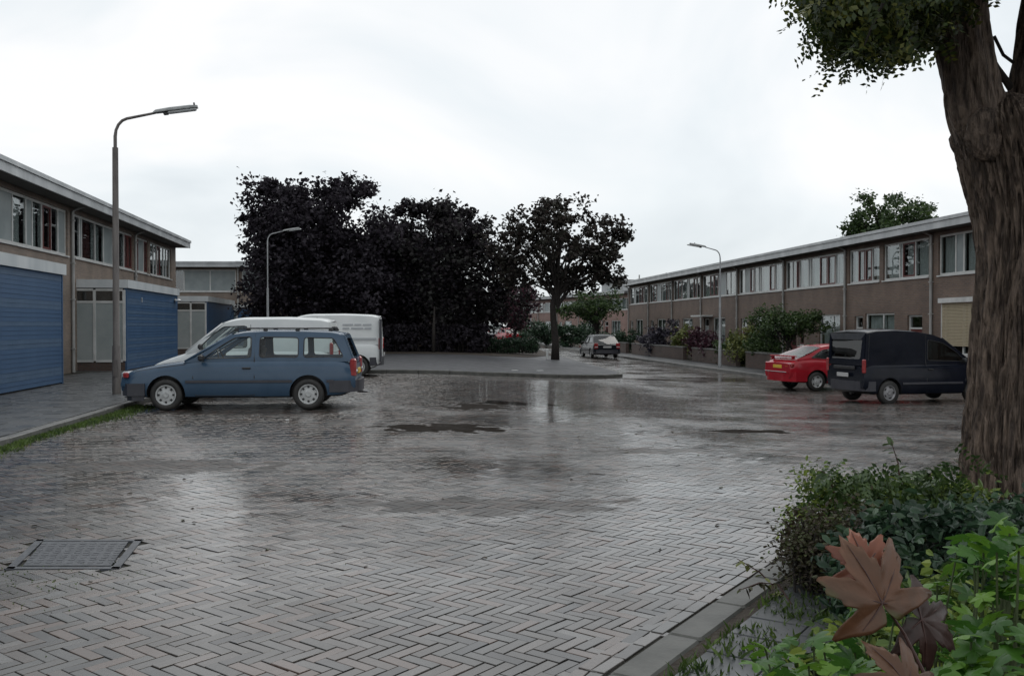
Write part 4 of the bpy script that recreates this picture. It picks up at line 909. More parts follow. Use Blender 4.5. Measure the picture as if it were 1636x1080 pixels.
# blue estate (front +x). length 4.2, height 1.43
WAG = dict(w=1.66, wr=.285, axles=(-1.22, 1.30), belt=.90, cabin=(-2.0, .88), roof_w=1.22, crown=.045,
 body=[(-2.06, .42, .78, .90), (-2.0, .30, .86, .96), (-1.8, .24, .90, 1), (-1.0, .22, .91, 1), (0, .22, .905, 1), (.75, .22, .895, 1), (1.05, .22, .86, .995), (1.5, .22, .80, .985), (1.85, .24, .735, .965), (2.02, .28, .68, .93), (2.1, .36, .60, .87)],
 roof=[(-1.83, 1.345), (-1.6, 1.385), (-1.1, 1.405), (-.4, 1.405), (-.05, 1.385), (.16, 1.35)],
 side=[(-2.03, .87), (1.0, .855), (.72, .99), (.46, 1.16), (.16, 1.355), (-.05, 1.39), (-.4, 1.41), (-1.1, 1.41), (-1.6, 1.39), (-1.83, 1.35)],
 windows=[[(-1.93 + .08, .95), (-1.13, .95), (-1.13, 1.31), (-1.66, 1.30)], [(-1.03, .95), (-.34, .95), (-.34, 1.32), (-1.03, 1.31)], [(-.19, .95), (.66, .93), (.30, 1.19), (.10, 1.31), (-.19, 1.325)]],
 windscreen=((.98, .875), (.16, 1.36)), rear=((-2.03, .87), (-1.83, 1.35), 'frame', (.95, 1.29)),
 seats=[(-.15, .36), (-.15, -.36)], wheel_at=(.42, .36),
 bumpers=[(-1.60, -2.15, .32, .53, 'darkgrey', .006), (1.66, 2.17, .27, .49, 'darkgrey', .004), (1.68, 2.10, .18, .265, 'darkgrey', -.02)],
 bits=[('tail_light', 'taillight', -2.02, .665, .76, .12, .24, .34, 0), ('reverse_light', 'platewhite', -2.048, .66, .70, .10, .20, .05, 0), ('headlight', 'lens', 2.02, .56, .64, .13, .34, .13, -.18), ('turn_signal', 'taillight', 2.0, .765, .64, .10, .07, .10, -.35),
       ('grille', 'black', 2.07, 0, .64, .08, .75, .09, 0), ('number_plate', 'plateyellow', 2.175, 0, .45, .015, .5, .1, 0), ('number_plate', 'plateyellow', -2.07, 0, .68, .03, .5, .1, 0), ('front_spoiler', 'platewhite', 1.95, 0, .225, .3, 1.3, .03, 0),
       ('roof_rail', 'black', -.75, .565, 1.475, 1.75, .025, .025, 0)] + [('rail_foot', 'black', x, .565, 1.445, .08, .04, .045, 0) for x in (-1.6, -1.0, -.42, .1)],
 seams=[('door_seam', [(-.25, 1.37), (-.25, .95), (-.26, .6), (-.26, .27)]), ('door_seam', [(.80, .88), (.82, .6), (.78, .27)]), ('door_seam', [(-.26, .27), (.3, .262), (.78, .27)]), ('hood_seam', [(.95, .83), (1.4, .775), (1.85, .70)])],
 mouldings=[(-.93, .95, .52, .055), (-1.68, -1.55, .52, .055)], mirror=(.66, .95), handles=[(-.12, .76)], slots=8)
CARX = Vector((-1, -.085)).normalized(); carrz = math.atan2(CARX.y, CARX.x)
blue = vehicle('estate_car', 'faded blue two door estate car with roof rails parked nose to the left pavement', 'car', (-4.98, 17.72, 0), carrz, WAG, M['p_blue'])
MB().tube([(-2.0, -.45, .25), (-2.2, -.45, .24)], .025, 8).obj('exhaust_pipe', M['steelrim'], blue)

# white small van hidden behind it
def vanc(**k):
    d = dict(w=1.7, wr=.30, axles=(-1.3, 1.25), belt=1.0, cabin=(-2.0, .95), roof_w=1.42, crown=.06,
     body=[(-2.06, .45, .90, .93), (-2.0, .30, .98, .975), (-1.8, .25, 1.0, 1), (0, .24, 1.0, 1), (.85, .24, 1.0, 1), (1.15, .24, .97, .99), (1.6, .25, .84, .975), (1.9, .27, .74, .95), (2.06, .32, .66, .90), (2.12, .40, .60, .84)],
     roof=[(-2.0, 1.76), (-1.8, 1.80), (-1.0, 1.83), (0, 1.82), (.25, 1.79), (.45, 1.73)],
     side=[(-2.04, .95), (1.28, .94), (.95, 1.2), (.66, 1.5), (.42, 1.735), (.2, 1.79), (0, 1.82), (-1.0, 1.83), (-1.8, 1.80), (-2.0, 1.76)],
     windows=[[(-.12, 1.06), (.98, 1.04), (.66, 1.38), (.38, 1.62), (-.12, 1.64)]],
     windscreen=((1.26, .96), (.44, 1.735)), rear=((-2.05, .96), (-2.0, 1.77), 'frame', (1.15, 1.60)),
     seats=[(-.05, .38), (-.05, -.38)], wheel_at=(.6, .38),
     bumpers=[(-1.75, -2.13, .34, .58, 'darkgrey', .01), (1.75, 2.18, .30, .56, 'darkgrey', .01)],
     bits=[('tail_light', 'taillight', -2.05, .75, .98, .08, .12, .36, 0), ('headlight', 'lens', 2.0, .60, .60, .14, .30, .15, -.3), ('grille', 'black', 2.1, 0, .60, .06, .7, .09, 0), ('number_plate', 'plateyellow', 2.185, 0, .44, .015, .5, .1, 0), ('number_plate', 'platewhite', -2.14, 0, .66, .02, .48, .1, 0)],
     seams=[('door_seam', [(-.2, 1.78), (-.2, 1.1), (-.2, .6), (-.18, .3)]), ('door_seam', [(1.0, .96), (1.0, .6), (.94, .3)]), ('door_seam', [(-.18, .3), (.94, .3)])],
     mouldings=[(-.95, .9, .52, .06)], mirror=(.9, 1.08), handles=[(-.08, .86)], slots=6, mirror_paint=False)
    d.update(k); return d
W1 = vanc(); W1['roof'] = [(x, z - .17) for x, z in W1['roof']]; W1['side'] = [(x, z - (.17 if z > 1.4 else 0)) for x, z in W1['side']]; W1['windows'] = [[(-.12, 1.06), (.98, 1.04), (.66, 1.33), (.42, 1.50), (-.12, 1.52)]]
W1['windscreen'] = ((1.26, .96), (.44, 1.565)); W1['rear'] = ((-2.05, .96), (-2.0, 1.60), 'frame', (1.12, 1.5)); W1['seams'] = [('door_seam', [(-.2, 1.55), (-.2, 1.1), (-.2, .6), (-.18, .3)]), ('door_seam', [(1.0, .96), (1.0, .6), (.94, .3)])]
v1 = vehicle('white_van', 'low white van parked directly behind the blue estate car, only roof and side showing', 'van', (-5.82, 20.75, 0), carrz, W1, M['p_white'], 'white vans'); v1.scale = (.92, 1, 1)
tx = MB()
for k, (a, b2) in enumerate([(-.95, -.75), (-.70, -.52), (-.45, -.3), (-1.75, -1.55), (-1.5, -1.36), (-1.3, -1.14)]): tx.box(a, b2, .745, .765, 1.27, 1.33 + .015 * (k % 2))
tx.obj('lettering', M['redtext'], v1)
W2c = vanc(axles=(-1.42, 1.25), w=1.72)
v2 = vehicle('white_van', 'tall white panel van with faint grey lettering, rear towards the road', 'van', (-6.05, 28.6, 0), carrz, W2c, M['p_white'], 'white vans')
tx = MB()
def bar(xa, xb, z0, z1, mb=tx, W=.86): mb.add([(xa, W - .03 - (z0 - 1.0) * .12 + .012, z0), (xb, W - .03 - (z0 - 1.0) * .12 + .012, z0), (xb, W - .03 - (z1 - 1.0) * .12 + .012, z1), (xa, W - .03 - (z1 - 1.0) * .12 + .012, z1)], [(0, 1, 2, 3)])
for z0, segs in ((1.53, [(-1.80, -1.55), (-1.5, -1.3), (-1.26, -.95)]), (1.42, [(-1.80, -1.6), (-1.56, -1.2), (-1.15, -.95)])):
    for a, b2 in segs: bar(a, b2, z0, z0 + .045)
bar(-1.95, -.3, 1.10, 1.16); tx.obj('lettering', M['greytext'], v2, recalc=False)
MB().box(-2.10, -2.04, .60, .87, .45, 1.72).obj('door_edge', M['darkgrey'], v2)

# dark van right
phi = R(14)
NV = vanc(w=1.68, wr=.30, axles=(-1.32, 1.30), glass='carglass_dark', roof_w=1.52, crown=.05,
     roof=[(-1.99, 1.75), (-1.7, 1.80), (-1.1, 1.82), (-.5, 1.79), (0, 1.72), (.32, 1.62)],
     side=[(-2.04, .95), (1.34, .94), (1.12, 1.10), (.72, 1.38), (.30, 1.625), (0, 1.72), (-.5, 1.79), (-1.1, 1.82), (-1.7, 1.80), (-1.99, 1.75)],
     windows=[[(-.14, 1.08), (1.06, 1.05), (.70, 1.31), (.34, 1.51), (-.14, 1.60)]], windscreen=((1.33, .96), (.30, 1.63)),
     rear=((-2.05, .96), (-1.99, 1.76), 'frame', (1.12, 1.60), True, 'carglass_dark'), rim='steelrim', slots=5,
     bits=[('tail_light', 'taillight', -2.05, .77, .95, .08, .10, .34, 0), ('headlight', 'lens', 2.02, .60, .70, .14, .30, .17, -.3), ('grille', 'black', 2.1, 0, .66, .06, .7, .09, 0), ('number_plate', 'platewhite', -2.14, 0, .72, .02, .48, .1, 0), ('handle_strip', 'black', -2.09, 0, .90, .04, .9, .08, 0)],
     seams=[('door_seam', [(-.2, 1.72), (-.2, 1.1), (-.2, .6), (-.18, .3)]), ('door_seam', [(1.0, .96), (1.0, .6), (.94, .3)]), ('door_seam', [(-1.9, 1.74), (-1.92, 1.1)])])
navy = vehicle('navy_van', 'dark navy panel van parked beside the red car, front hidden by the trunk', 'van', (9.2 + 1.32 * math.cos(phi) - .83 * math.sin(phi) * 1, 23.0 + 1.32 * math.sin(phi) + .83 * math.cos(phi), GF(10.2, 24)), phi, NV, M['p_navy']); navy.scale = (.94, 1, 1)
# red coupe
RED = dict(w=1.68, wr=.295, axles=(-1.25, 1.3), belt=.92, cabin=(-1.5, .9), roof_w=1.12, crown=.045,
 body=[(-2.12, .42, .80, .88), (-2.04, .32, .90, .95), (-1.85, .26, .96, .985), (-1.4, .24, .97, 1), (-.8, .22, .94, 1), (0, .22, .92, 1), (.75, .22, .90, 1), (1.1, .22, .86, .99), (1.6, .23, .79, .975), (1.95, .27, .70, .94), (2.1, .34, .60, .87)],
 roof=[(-.98, 1.32), (-.7, 1.365), (-.3, 1.385), (0, 1.37), (.2, 1.335)],
 side=[(-1.95, .95), (-1.5, .90), (1.05, .86), (.7, 1.05), (.2, 1.34), (0, 1.375), (-.3, 1.39), (-.7, 1.37), (-.98, 1.325), (-1.4, 1.14)],
 windows=[[(-1.42, 1.0), (-.72, .97), (-.66, 1.28), (-.95, 1.25), (-1.2, 1.13)], [(-.62, .97), (.72, .94), (.28, 1.22), (.08, 1.30), (-.56, 1.30)]],
 windscreen=((1.03, .88), (.2, 1.345)), rear=((-1.9, .975), (-.98, 1.33), 'glass', 'carglass'), glass='carglass',
 seats=[(-.2, .36), (-.2, -.36)], wheel_at=(.45, .36),
 bumpers=[(-1.6, -2.19, .30, .60, M['p_red'], .012), (1.65, 2.18, .25, .56, M['p_red'], .012)],
 bits=[('tail_light', 'taillight', -2.05, .62, .80, .12, .36, .13, 0), ('reverse_light', 'orange', -2.07, .52, .76, .10, .16, .035, 0), ('headlight', 'lens', 2.02, .58, .64, .13, .34, .12, -.18), ('number_plate', 'plateyellow', -2.12, 0, .74, .02, .5, .1, 0), ('bumper_strip', 'chrome', -2.195, 0, .585, .02, 1.3, .02, 0), ('rear_spoiler', M['p_red'], -1.93, 0, 1.06, .16, 1.35, .035, 0), ('spoiler_foot', M['p_red'], -1.93, .6, 1.01, .10, .05, .1, 0), ('number_plate', 'plateyellow', 2.19, 0, .42, .015, .5, .1, 0)],
 seams=[('door_seam', [(-.6, .95), (-.62, .6), (-.6, .27)]), ('door_seam', [(.82, .88), (.84, .6), (.8, .27)])],
 mouldings=[(-.9, .95, .5, .04)], mirror=(.62, .98), handles=[(-.45, .80)], slots=5, mirror_paint=True)
red = vehicle('red_car', 'bright red liftback car with rear spoiler parked left of the dark van', 'car', (9.27 + 1.25 * math.cos(phi) - .82 * math.sin(phi), 28.5 + 1.25 * math.sin(phi) + .82 * math.cos(phi), GF(9.8, 29)), phi, RED, M['p_red'])
# far dark hatchback seen from behind
FAR = dict(WAG); FAR.update(axles=(-1.15, 1.25), bits=[b_ for b_ in WAG['bits'] if 'rail' not in b_[0] and b_[0] != 'number_plate'] + [('number_plate', 'platewhite', -2.09, 0, .70, .03, .5, .11, 0)],
  roof=[(-1.25, 1.30), (-1.0, 1.37), (-.4, 1.40), (-.05, 1.385), (.16, 1.35)], side=[(-1.9, .87), (1.0, .855), (.72, .99), (.46, 1.16), (.16, 1.355), (-.05, 1.39), (-.4, 1.405), (-1.0, 1.375), (-1.25, 1.305)],
  windows=[[(-1.6, .97), (-.34, .95), (-.34, 1.31), (-1.2, 1.24)], [(-.19, .95), (.66, .93), (.30, 1.19), (.10, 1.31), (-.19, 1.315)]], rear=((-1.95, .88), (-1.25, 1.31), 'glass', 'carglass_dark'), glass='carglass_dark')
vehicle('parked_car', 'small dark hatchback parked far off along the right hand kerb', 'car', (5.35, 57.6, GF(5.2, 57)), R(98), FAR, M['p_black'])
vehicle('parked_car', 'distant red car glimpsed above the low hedge between the dark trees', 'car', (-.5, 96, GF(0, 96)), R(110), FAR, M['p_red'])
vehicle('parked_car', 'distant white van glimpsed between the dark trees left of the red one', 'van', (-2.6, 104, GF(-3, 104)), R(112), W2c, M['p_white'])

# ------------------------------------------------------------ vegetation
def leafcloud(centers, radii, per, size, flat=.0, seed=1, shape='quad', droop=0.):
    """leaf-size faces scattered in gaussian clumps"""
    rg = np.random.default_rng(seed); C_ = np.repeat(np.asarray(centers, float), per, 0); Rr = np.repeat(np.asarray(radii, float), per, 0)
    n = len(C_); P = C_ + rg.normal(0, .5, (n, 3)) * Rr[:, None] * np.array([1, 1, .8])
    s = size * rg.uniform(.6, 1.35, n); d = rg.normal(0, 1, (n, 3)); d[:, 2] = d[:, 2] * (1 - flat) - droop; d /= np.linalg.norm(d, axis=1)[:, None]
    q = rg.normal(0, 1, (n, 3)); q[:, 2] += flat * 2; a = np.cross(d, q); a /= np.linalg.norm(a, axis=1)[:, None] + 1e-9
    nn = np.cross(a, d)
    if shape == 'quad':
        V = np.stack([P - d * s[:, None] * .5, P + a * s[:, None] * .36 + nn * s[:, None] * .08, P + d * s[:, None] * .55, P - a * s[:, None] * .36 + nn * s[:, None] * .08], 1)
        return V.reshape(-1, 3), np.arange(n * 4).reshape(-1, 4)
    V = np.stack([P - d * s[:, None] * .5, P - d * s[:, None] * .2 + a * s[:, None] * .27 + nn * s[:, None] * .07, P + d * s[:, None] * .2 + a * s[:, None] * .24 + nn * s[:, None] * .06, P + d * s[:, None] * .55 - nn * s[:, None] * .06, P + d * s[:, None] * .2 - a * s[:, None] * .24 + nn * s[:, None] * .06, P - d * s[:, None] * .2 - a * s[:, None] * .27 + nn * s[:, None] * .07], 1)
    b = (np.arange(n) * 6)[:, None]; F = np.concatenate([b + [0, 1, 2, 3], b + [0, 3, 4, 5]], 0)
    return V.reshape(-1, 3), F
def crownpts(blobs, seed, bias=.55):
    rg = np.random.default_rng(seed); out = []; rad = []
    for (cx, cy, cz, rx, ry, rz, n, cr_) in blobs:
        v = rg.normal(0, 1, (n, 3)); v /= np.linalg.norm(v, axis=1)[:, None]; r = rg.uniform(0, 1, n) ** (1 / 3 * bias * 1.6)
        # lumpy outline
        lump = 1 + .24 * np.sin(v[:, 0] * 5 + seed) * np.cos(v[:, 2] * 6 + seed * 2) + rg.normal(0, .09, n)
        out.append(np.array([cx, cy, cz]) + v * (r * lump)[:, None] * np.array([rx, ry, rz])); rad.append(rg.uniform(.65, 1.35, n) * cr_)
    return np.concatenate(out), np.concatenate(rad)
def tree(label, x, y, blobs, trunk_h, tr, leaf, per, lm, seed, cat='tree', name='broadleaf_tree', group=None, branches=45, z0=None, barkm='bark2', shape='quad', trunks=None, flat=.3):
    z = GF(x, y) + .1 if z0 is None else z0
    t = thing(name, label, cat, (x, y, z), 0, group)
    C_, Rr = crownpts(blobs, seed); V, F = leafcloud(C_, Rr, per, leaf, flat, seed, shape); npmesh('crown', V, F, M[lm], t)
    rg = random.Random(seed); tk = MB(); bends = [(rg.uniform(-.06, .06) * k, rg.uniform(-.06, .06) * k) for k in range(6)]
    pts = [(bends[k][0], bends[k][1], trunk_h * k / 5) for k in range(6)]; tk.tube(pts, [tr * 1.35, tr * 1.05, tr, tr * .9, tr * .8, tr * .62], 10)
    for q in (trunks or []): tk.tube([(q[0], q[1], 0), (q[0] * .9, q[1] * .97, trunk_h * .3), (q[0] * 1.1, q[1] * .85, trunk_h * .6)], [q[2], q[2] * .8, q[2] * .4], 8)
    idx_ = rg.sample(range(len(C_)), min(branches, len(C_)))
    for i in idx_:
        e = Vector(C_[i]); f = rg.uniform(.55, 1); s0 = Vector((bends[4][0], bends[4][1], trunk_h * f)); 
        if e.z < s0.z - .5: s0.z = max(.3, e.z - .5)
        mid = (s0 + e) / 2 + Vector((0, 0, .12 * (e - s0).length)); r0 = tr * rg.uniform(.18, .42)
        tk.tube([s0, mid, e], [r0, r0 * .6, r0 * .2], 5, False)
    tk.obj('trunk', M[barkm], t, smooth=True)
    return t
GD = 'dark trees in the middle of the green'
tree('biggest dark purple leaved tree, leftmost of the group in the middle', -10.6, 50, [(-.3, 0, 6.9, 3.1, 3.0, 2.3, 80, .6), (.9, 0, 4.9, 4.2, 3.4, 3.0, 110, .8), (-2.1, -.2, 5.2, 2.0, 2.4, 2.6, 40, .7), (.2, .3, 2.7, 4.0, 3.0, 2.0, 70, .75), (-1.7, 0, 8.5, 1.2, 1.3, .7, 14, .4), (1.7, 0, 8.3, 1.5, 1.3, .8, 16, .4), (-3.2, 0, 6.9, .8, .6, .4, 6, .35), (-3.1, 0, 5.2, .8, .6, .4, 6, .35)], 4.2, .22, .23, 95, 'lf_purple', 11, group=GD)
tree('rounded dark tree with a thin pale trunk right of the biggest one', -4.1, 52, [(.0, 0, 6.0, 3.2, 3.0, 2.2, 84, .6), (1.3, 0, 4.4, 3.3, 3.0, 2.6, 100, .75), (-2.6, 0, 4.4, 2.6, 2.5, 2.8, 80, .75), (.3, 0, 2.4, 3.8, 2.8, 1.7, 80, .7), (-.6, 0, 7.7, 1.4, 1.2, .6, 14, .38), (1.4, 0, 7.3, 1.0, 1.2, .5, 9, .38)], 4.0, .16, .22, 95, 'lf_dark', 12, group=GD, trunks=[(.05, -3.5, .10)])
tree('dark understorey tree filling the space between the two big trees', -7.6, 51.5, [(0, .4, 3.6, 3.4, 2.4, 3.3, 120, .8)], 2.5, .14, .27, 110, 'lf_purple', 14, group=GD, trunks=[(.7, .2, .09), (-.6, 0, .08)])
tree('airy single tree on the paved tip with sky showing through its crown', 2.15, 46.8, [(0, 0, 5.8, 3.2, 2.4, 2.2, 100, .38), (-1.9, 0, 5.4, 1.3, 1.2, 1.1, 20, .36), (2.0, 0, 4.9, 1.4, 1.2, 1.2, 22, .36), (-.3, 0, 7.4, 1.4, 1.2, .55, 16, .32), (1.2, 0, 4.1, 1.6, 1.3, .8, 16, .4), (-1.9, 0, 4.2, .8, .8, .5, 7, .35), (3.2, 0, 6.2, .6, .5, .3, 7, .3), (2.7, 0, 4.3, .8, .6, .5, 9, .3)], 4.6, .17, .20, 52, 'lf_mid', 13, group=GD, branches=70)
tree('loose light green tree in front of the far pink brick row', 6.3, 70, [(0, 0, 3.4, 2.3, 1.6, 1.2, 46, .45), (-1.6, 0, 3.0, 1.2, 1, .7, 16, .4)], 2.4, .13, .18, 70, 'lf_green', 21, group='smaller trees by the far road')
tree('distant purple leaved tree left of the far brick row', .3, 82, [(0, 0, 3.4, 2.0, 1.8, 2.2, 60, .6)], 2.0, .14, .25, 90, 'lf_wine', 22, group='smaller trees by the far road')
tree('green tree rising behind the roof of the right hand row', 27.5, 68, [(0, 0, 9.0, 3.2, 3, 1.9, 85, .55), (-2.3, 0, 8.2, 1.4, 1.3, .9, 16, .45), (3.0, 0, 8.6, 1.0, 1.0, .5, 8, .35)], 7.0, .25, .24, 75, 'lf_green', 23, z0=0, group='trees behind the houses')
for i, (x, y, hh, lab) in enumerate([(-6, 118, 6, 'far dark tree closing the view between the trunks'), (-13, 125, 8, 'far dark tree hidden behind the biggest tree'), (-1.5, 150, 7, 'far rounded tree where the road bends away'), (5, 160, 6, 'far low tree above the end of the far row')]):
    tree(lab, x, y, [(0, 0, hh * .55, 4.5, 3.5, hh * .45, 60, 1.0)], hh * .4, .2, .4, 60, 'lf_dark' if i < 2 else 'lf_green', 60 + i, group='far trees beyond the road end', z0=-.3, branches=10)
def shrub(label, x, y, rx, ry, h, lm, seed, leaf=.11, per=60, n=50, cr_=.28, z0=None, name='garden_shrub', group='shrubs in the front gardens', shape='quad'):
    z = GF(x, y) + .08 if z0 is None else z0
    t = thing(name, label, 'shrub', (x, y, z), 0, group)
    C_, Rr = crownpts([(0, 0, h * .52, rx * .85, ry * .85, h * .42, n, cr_)], seed); V, F = leafcloud(C_, Rr, per, leaf, .3, seed, shape); V[:, 2] = np.abs(V[:, 2]); npmesh('foliage', V, F, M[lm], t)
    st_ = MB(); rg = random.Random(seed)
    for i in rg.sample(range(len(C_)), min(10, len(C_))): st_.tube([(rg.uniform(-.1, .1), rg.uniform(-.1, .1), 0), (C_[i][0] * .5, C_[i][1] * .5, C_[i][2] * .6), tuple(C_[i])], [.03, .02, .008], 5, False)
    st_.obj('stems', M['bark2'], t); return t
def gl(u): # point in the front gardens below pixel column u
    s_ = (u - 818) / 1500; Zv = 16.55 / (s_ + .128); return s_ * Zv, Zv
for u, h, wx, lm, lab, sd_ in [(1000, 1.7, 1.2, 'lf_deep', 'dark green garden shrub at the far end of the right row', 31), (1058, 2.25, 1.5, 'lf_lilac', 'large lilac tinted shrub in a front garden of the right row', 32), (1040, 1.5, 1.0, 'lf_lilac', 'lower lilac tinted shrub left of the large lilac one', 33),
                              (1092, 1.9, .8, 'lf_yellow', 'yellowish shrub between the lilac and the wine red shrubs', 34), (1122, 1.75, 1.1, 'lf_wine', 'wine red shrub left of the right lamp post', 35), (1142, 1.3, .8, 'lf_wine', 'low wine red shrub beside the right lamp post', 36),
                              (1170, 1.5, .9, 'lf_green', 'mid green shrub just right of the right lamp post', 37), (1196, 1.9, 1.2, 'lf_yellow', 'yellow green shrub left of the small round tree', 38), (1222, 1.7, 1.0, 'lf_green', 'green shrub at the foot of the small round tree', 39), (1290, 1.0, .9, 'lf_deep', 'dark low shrub behind the red car roof', 40), (980, 1.2, 1.1, 'lf_deep', 'dark shrub on the corner beside the far hatchback', 41)]:
    x, y = gl(u); shrub(lab, x, y, wx, .9, h, lm, sd_, leaf=.13, n=46)
for i, (x, y, h, lab) in enumerate([(5.0, 80, 2.0, 'dark bush beyond the far hatchback'), (3.2, 86, 2.2, 'dark bush left of the far hatchback in front of the far row'), (6.8, 84, 2.2, 'dark green bush under the loose green tree'), (2.0, 92, 2.3, 'grey green bush seen behind the single tree trunk')]):
    shrub(lab, x, y, 1.9, 1, h, 'lf_deep', 70 + i, leaf=.2, n=40, cr_=.4, group='bushes before the far row')
x, y = gl(1250); tree('small round green tree in a front garden behind the red car', x + .1, y - .4, [(0, 0, 2.05, 1.45, 1.0, .55, 60, .28), (.9, 0, 2.0, .6, .5, .35, 14, .22), (-.6, 0, 1.5, .8, .6, .45, 18, .25)], 1.5, .06, .10, 85, 'lf_green', 42, group='smaller trees by the far road')
# garden walls
for (a, b2, lab) in [(35.6, 42.0, 'low brown brick garden wall behind the red car'), (43.2, 49.5, 'low brown brick garden wall beside the right lamp post'), (51, 62, 'low brown brick garden wall below the lilac shrubs'), (63.5, 76, 'low brown brick garden wall at the far end of the right row')]:
    x0, x1 = RK(a) + 1.75, RK(b2) + 1.75; Ln = math.hypot(x1 - x0, b2 - a); t = thing('garden_wall', lab, 'wall', (x0, a, -.40), math.atan2(b2 - a, x1 - x0), 'low garden walls on the right')
    MB().box(0, Ln, -.1, .1, -.1, .72).obj('brickwork', M['gardenbrick'], t); MB().box(-.02, Ln + .02, -.13, .13, .72, .78).obj('coping', M['kerb'], t)
# clipped low hedge behind the single tree
def hedge(label, x, y, rz, Lx, Ly, h, lm, seed, leaf=.1, n=9000, z0=0):
    t = thing('low_hedge', label, 'hedge', (x, y, z0), rz); rg = np.random.default_rng(seed)
    m = 900; f = rg.uniform(0, 1, (m, 3)); C_ = (f - [.5, .5, 0]) * [Lx, Ly, h]; C_[:, 2] = np.clip(C_[:, 2] + .05, .05, h); V, F = leafcloud(C_, np.full(m, .16), n // m, leaf, .2, seed); V[:, 2] = np.maximum(V[:, 2], 0)
    npmesh('foliage', V, F, M[lm], t)
    tw_ = MB()
    for k in range(90): a = (C_[k * 9][0], C_[k * 9][1], 0); tw_.tube([a, (a[0] + rg.normal(0, .1), a[1] + rg.normal(0, .1), h * .85)], [.02, .008], 4, False)
    stuff(tw_.obj('inner_twigs', M['bark2'], t)); return t
hedge('low dark clipped hedge left of the single tree trunk', -.9, 51.5, R(1), 4.6, 1.0, .75, 'lf_deep', 51, z0=GF(-1, 51) + .1)
hedge('low dark hedge running under the big dark trees', -6.8, 50.4, R(0), 11.0, 1.6, 1.4, 'lf_purple', 52, n=32000, leaf=.17, z0=.05)
t = thing('marker_post', 'short white post at the foot of the single tree', 'post', (1.75, 46.6, GF(1.7, 46.6) + .12)); MB().tube([(0, 0, 0), (0, 0, .46)], .07, 8).obj('shaft', M['white'], t); MB().lathe([(.0001, .52), (.05, .5), (.07, .46)], 8, 'Z').obj('cap', M['white'], t)
for x in (3.0, 3.9): 
    o = MB().obox((0, 0, .01), (.22, .12, .02), .3, bev=.004).obj('litter_scrap', M['white']); o.location = (x - 2.9, 32.6 + (x - 3), GF(x - 2.9, 32.6) + .124); tag(o, 'pale litter scrap on the paved tip, %s one' % ('left' if x < 3.5 else 'right'), 'litter', 'litter scraps')
o = MB().obox((0, 0, .012), (.06, .035, .02), .6, bev=.006).obj('litter_scrap', M['white']); o.location = (-3.62, 15.1, GF(-3.62, 15.1) + undul(-3.62, 15.1)); tag(o, 'tiny white scrap on the road below the blue car rear wheel', 'litter', 'litter scraps')

# grass along the left kerb and in the verge
def grass(name, pts, h, seed, m='grass'):
    rg = np.random.default_rng(seed); P = np.asarray(pts, float); n = len(P); a = rg.uniform(0, 6.28, n); hh = h * rg.uniform(.4, 1.3, n); w_ = .006 + .004 * rg.random(n); d = np.stack([np.cos(a), np.sin(a), 0 * a], -1); ln = rg.normal(0, .35, (n, 3)) * hh[:, None]; ln[:, 2] = hh
    V = np.stack([P - d * w_[:, None], P + d * w_[:, None], P + ln * .6 + d * w_[:, None] * .7, P + ln * [1.3, 1.3, .95]], 1).reshape(-1, 3); return stuff(npmesh(name, V, np.arange(n * 4).reshape(-1, 4), M[m]))
rg = np.random.default_rng(5); n = 9000; yy = rg.uniform(6, 17.8, n); den = .5 + .5 * np.sin(yy * 2.1) * np.sin(yy * .9 + 1); xx = LK(yy) + .03 + np.abs(rg.normal(0, .10, n)) * (.35 + den + (yy > 14) * .8); o = grass('kerb_grass', np.stack([xx, yy, G(xx, yy) - .012], -1), .06, 6); o['label'] = 'green weeds along the foot of the left kerb'
P = np.array(FORE); n = 5200; s_ = rg.uniform(0, 3.0, n); i0 = s_.astype(int); f = s_ - i0; px = P[i0, 0] * (1 - f) + P[i0 + 1, 0] * f; py = P[i0, 1] * (1 - f) + P[i0 + 1, 1] * f; cl = np.sin(s_ * 9) * .5 + .5
off = .25 + rg.uniform(0, 1.0, n) * (.4 + cl); xx = px + off * .84; yy = py - off * .54; sel = rg.random(n) < (.1 + .9 * (np.sin(xx * 7) * np.sin(yy * 6) > .1)); xx, yy = xx[sel], yy[sel]
o = grass('verge_grass', np.stack([xx, yy, G(xx, yy) + .01], -1), .055, 8); o['label'] = 'grass and weeds between the tiles at lower right'
# moss/weeds in paving joints bottom centre-left
n = 1500; xx = rg.normal(-3.2, .7, n); yy = rg.normal(5.6, .5, n); grass('joint_weeds', np.stack([xx, yy, G(xx, yy) - .012], -1), .018, 9)

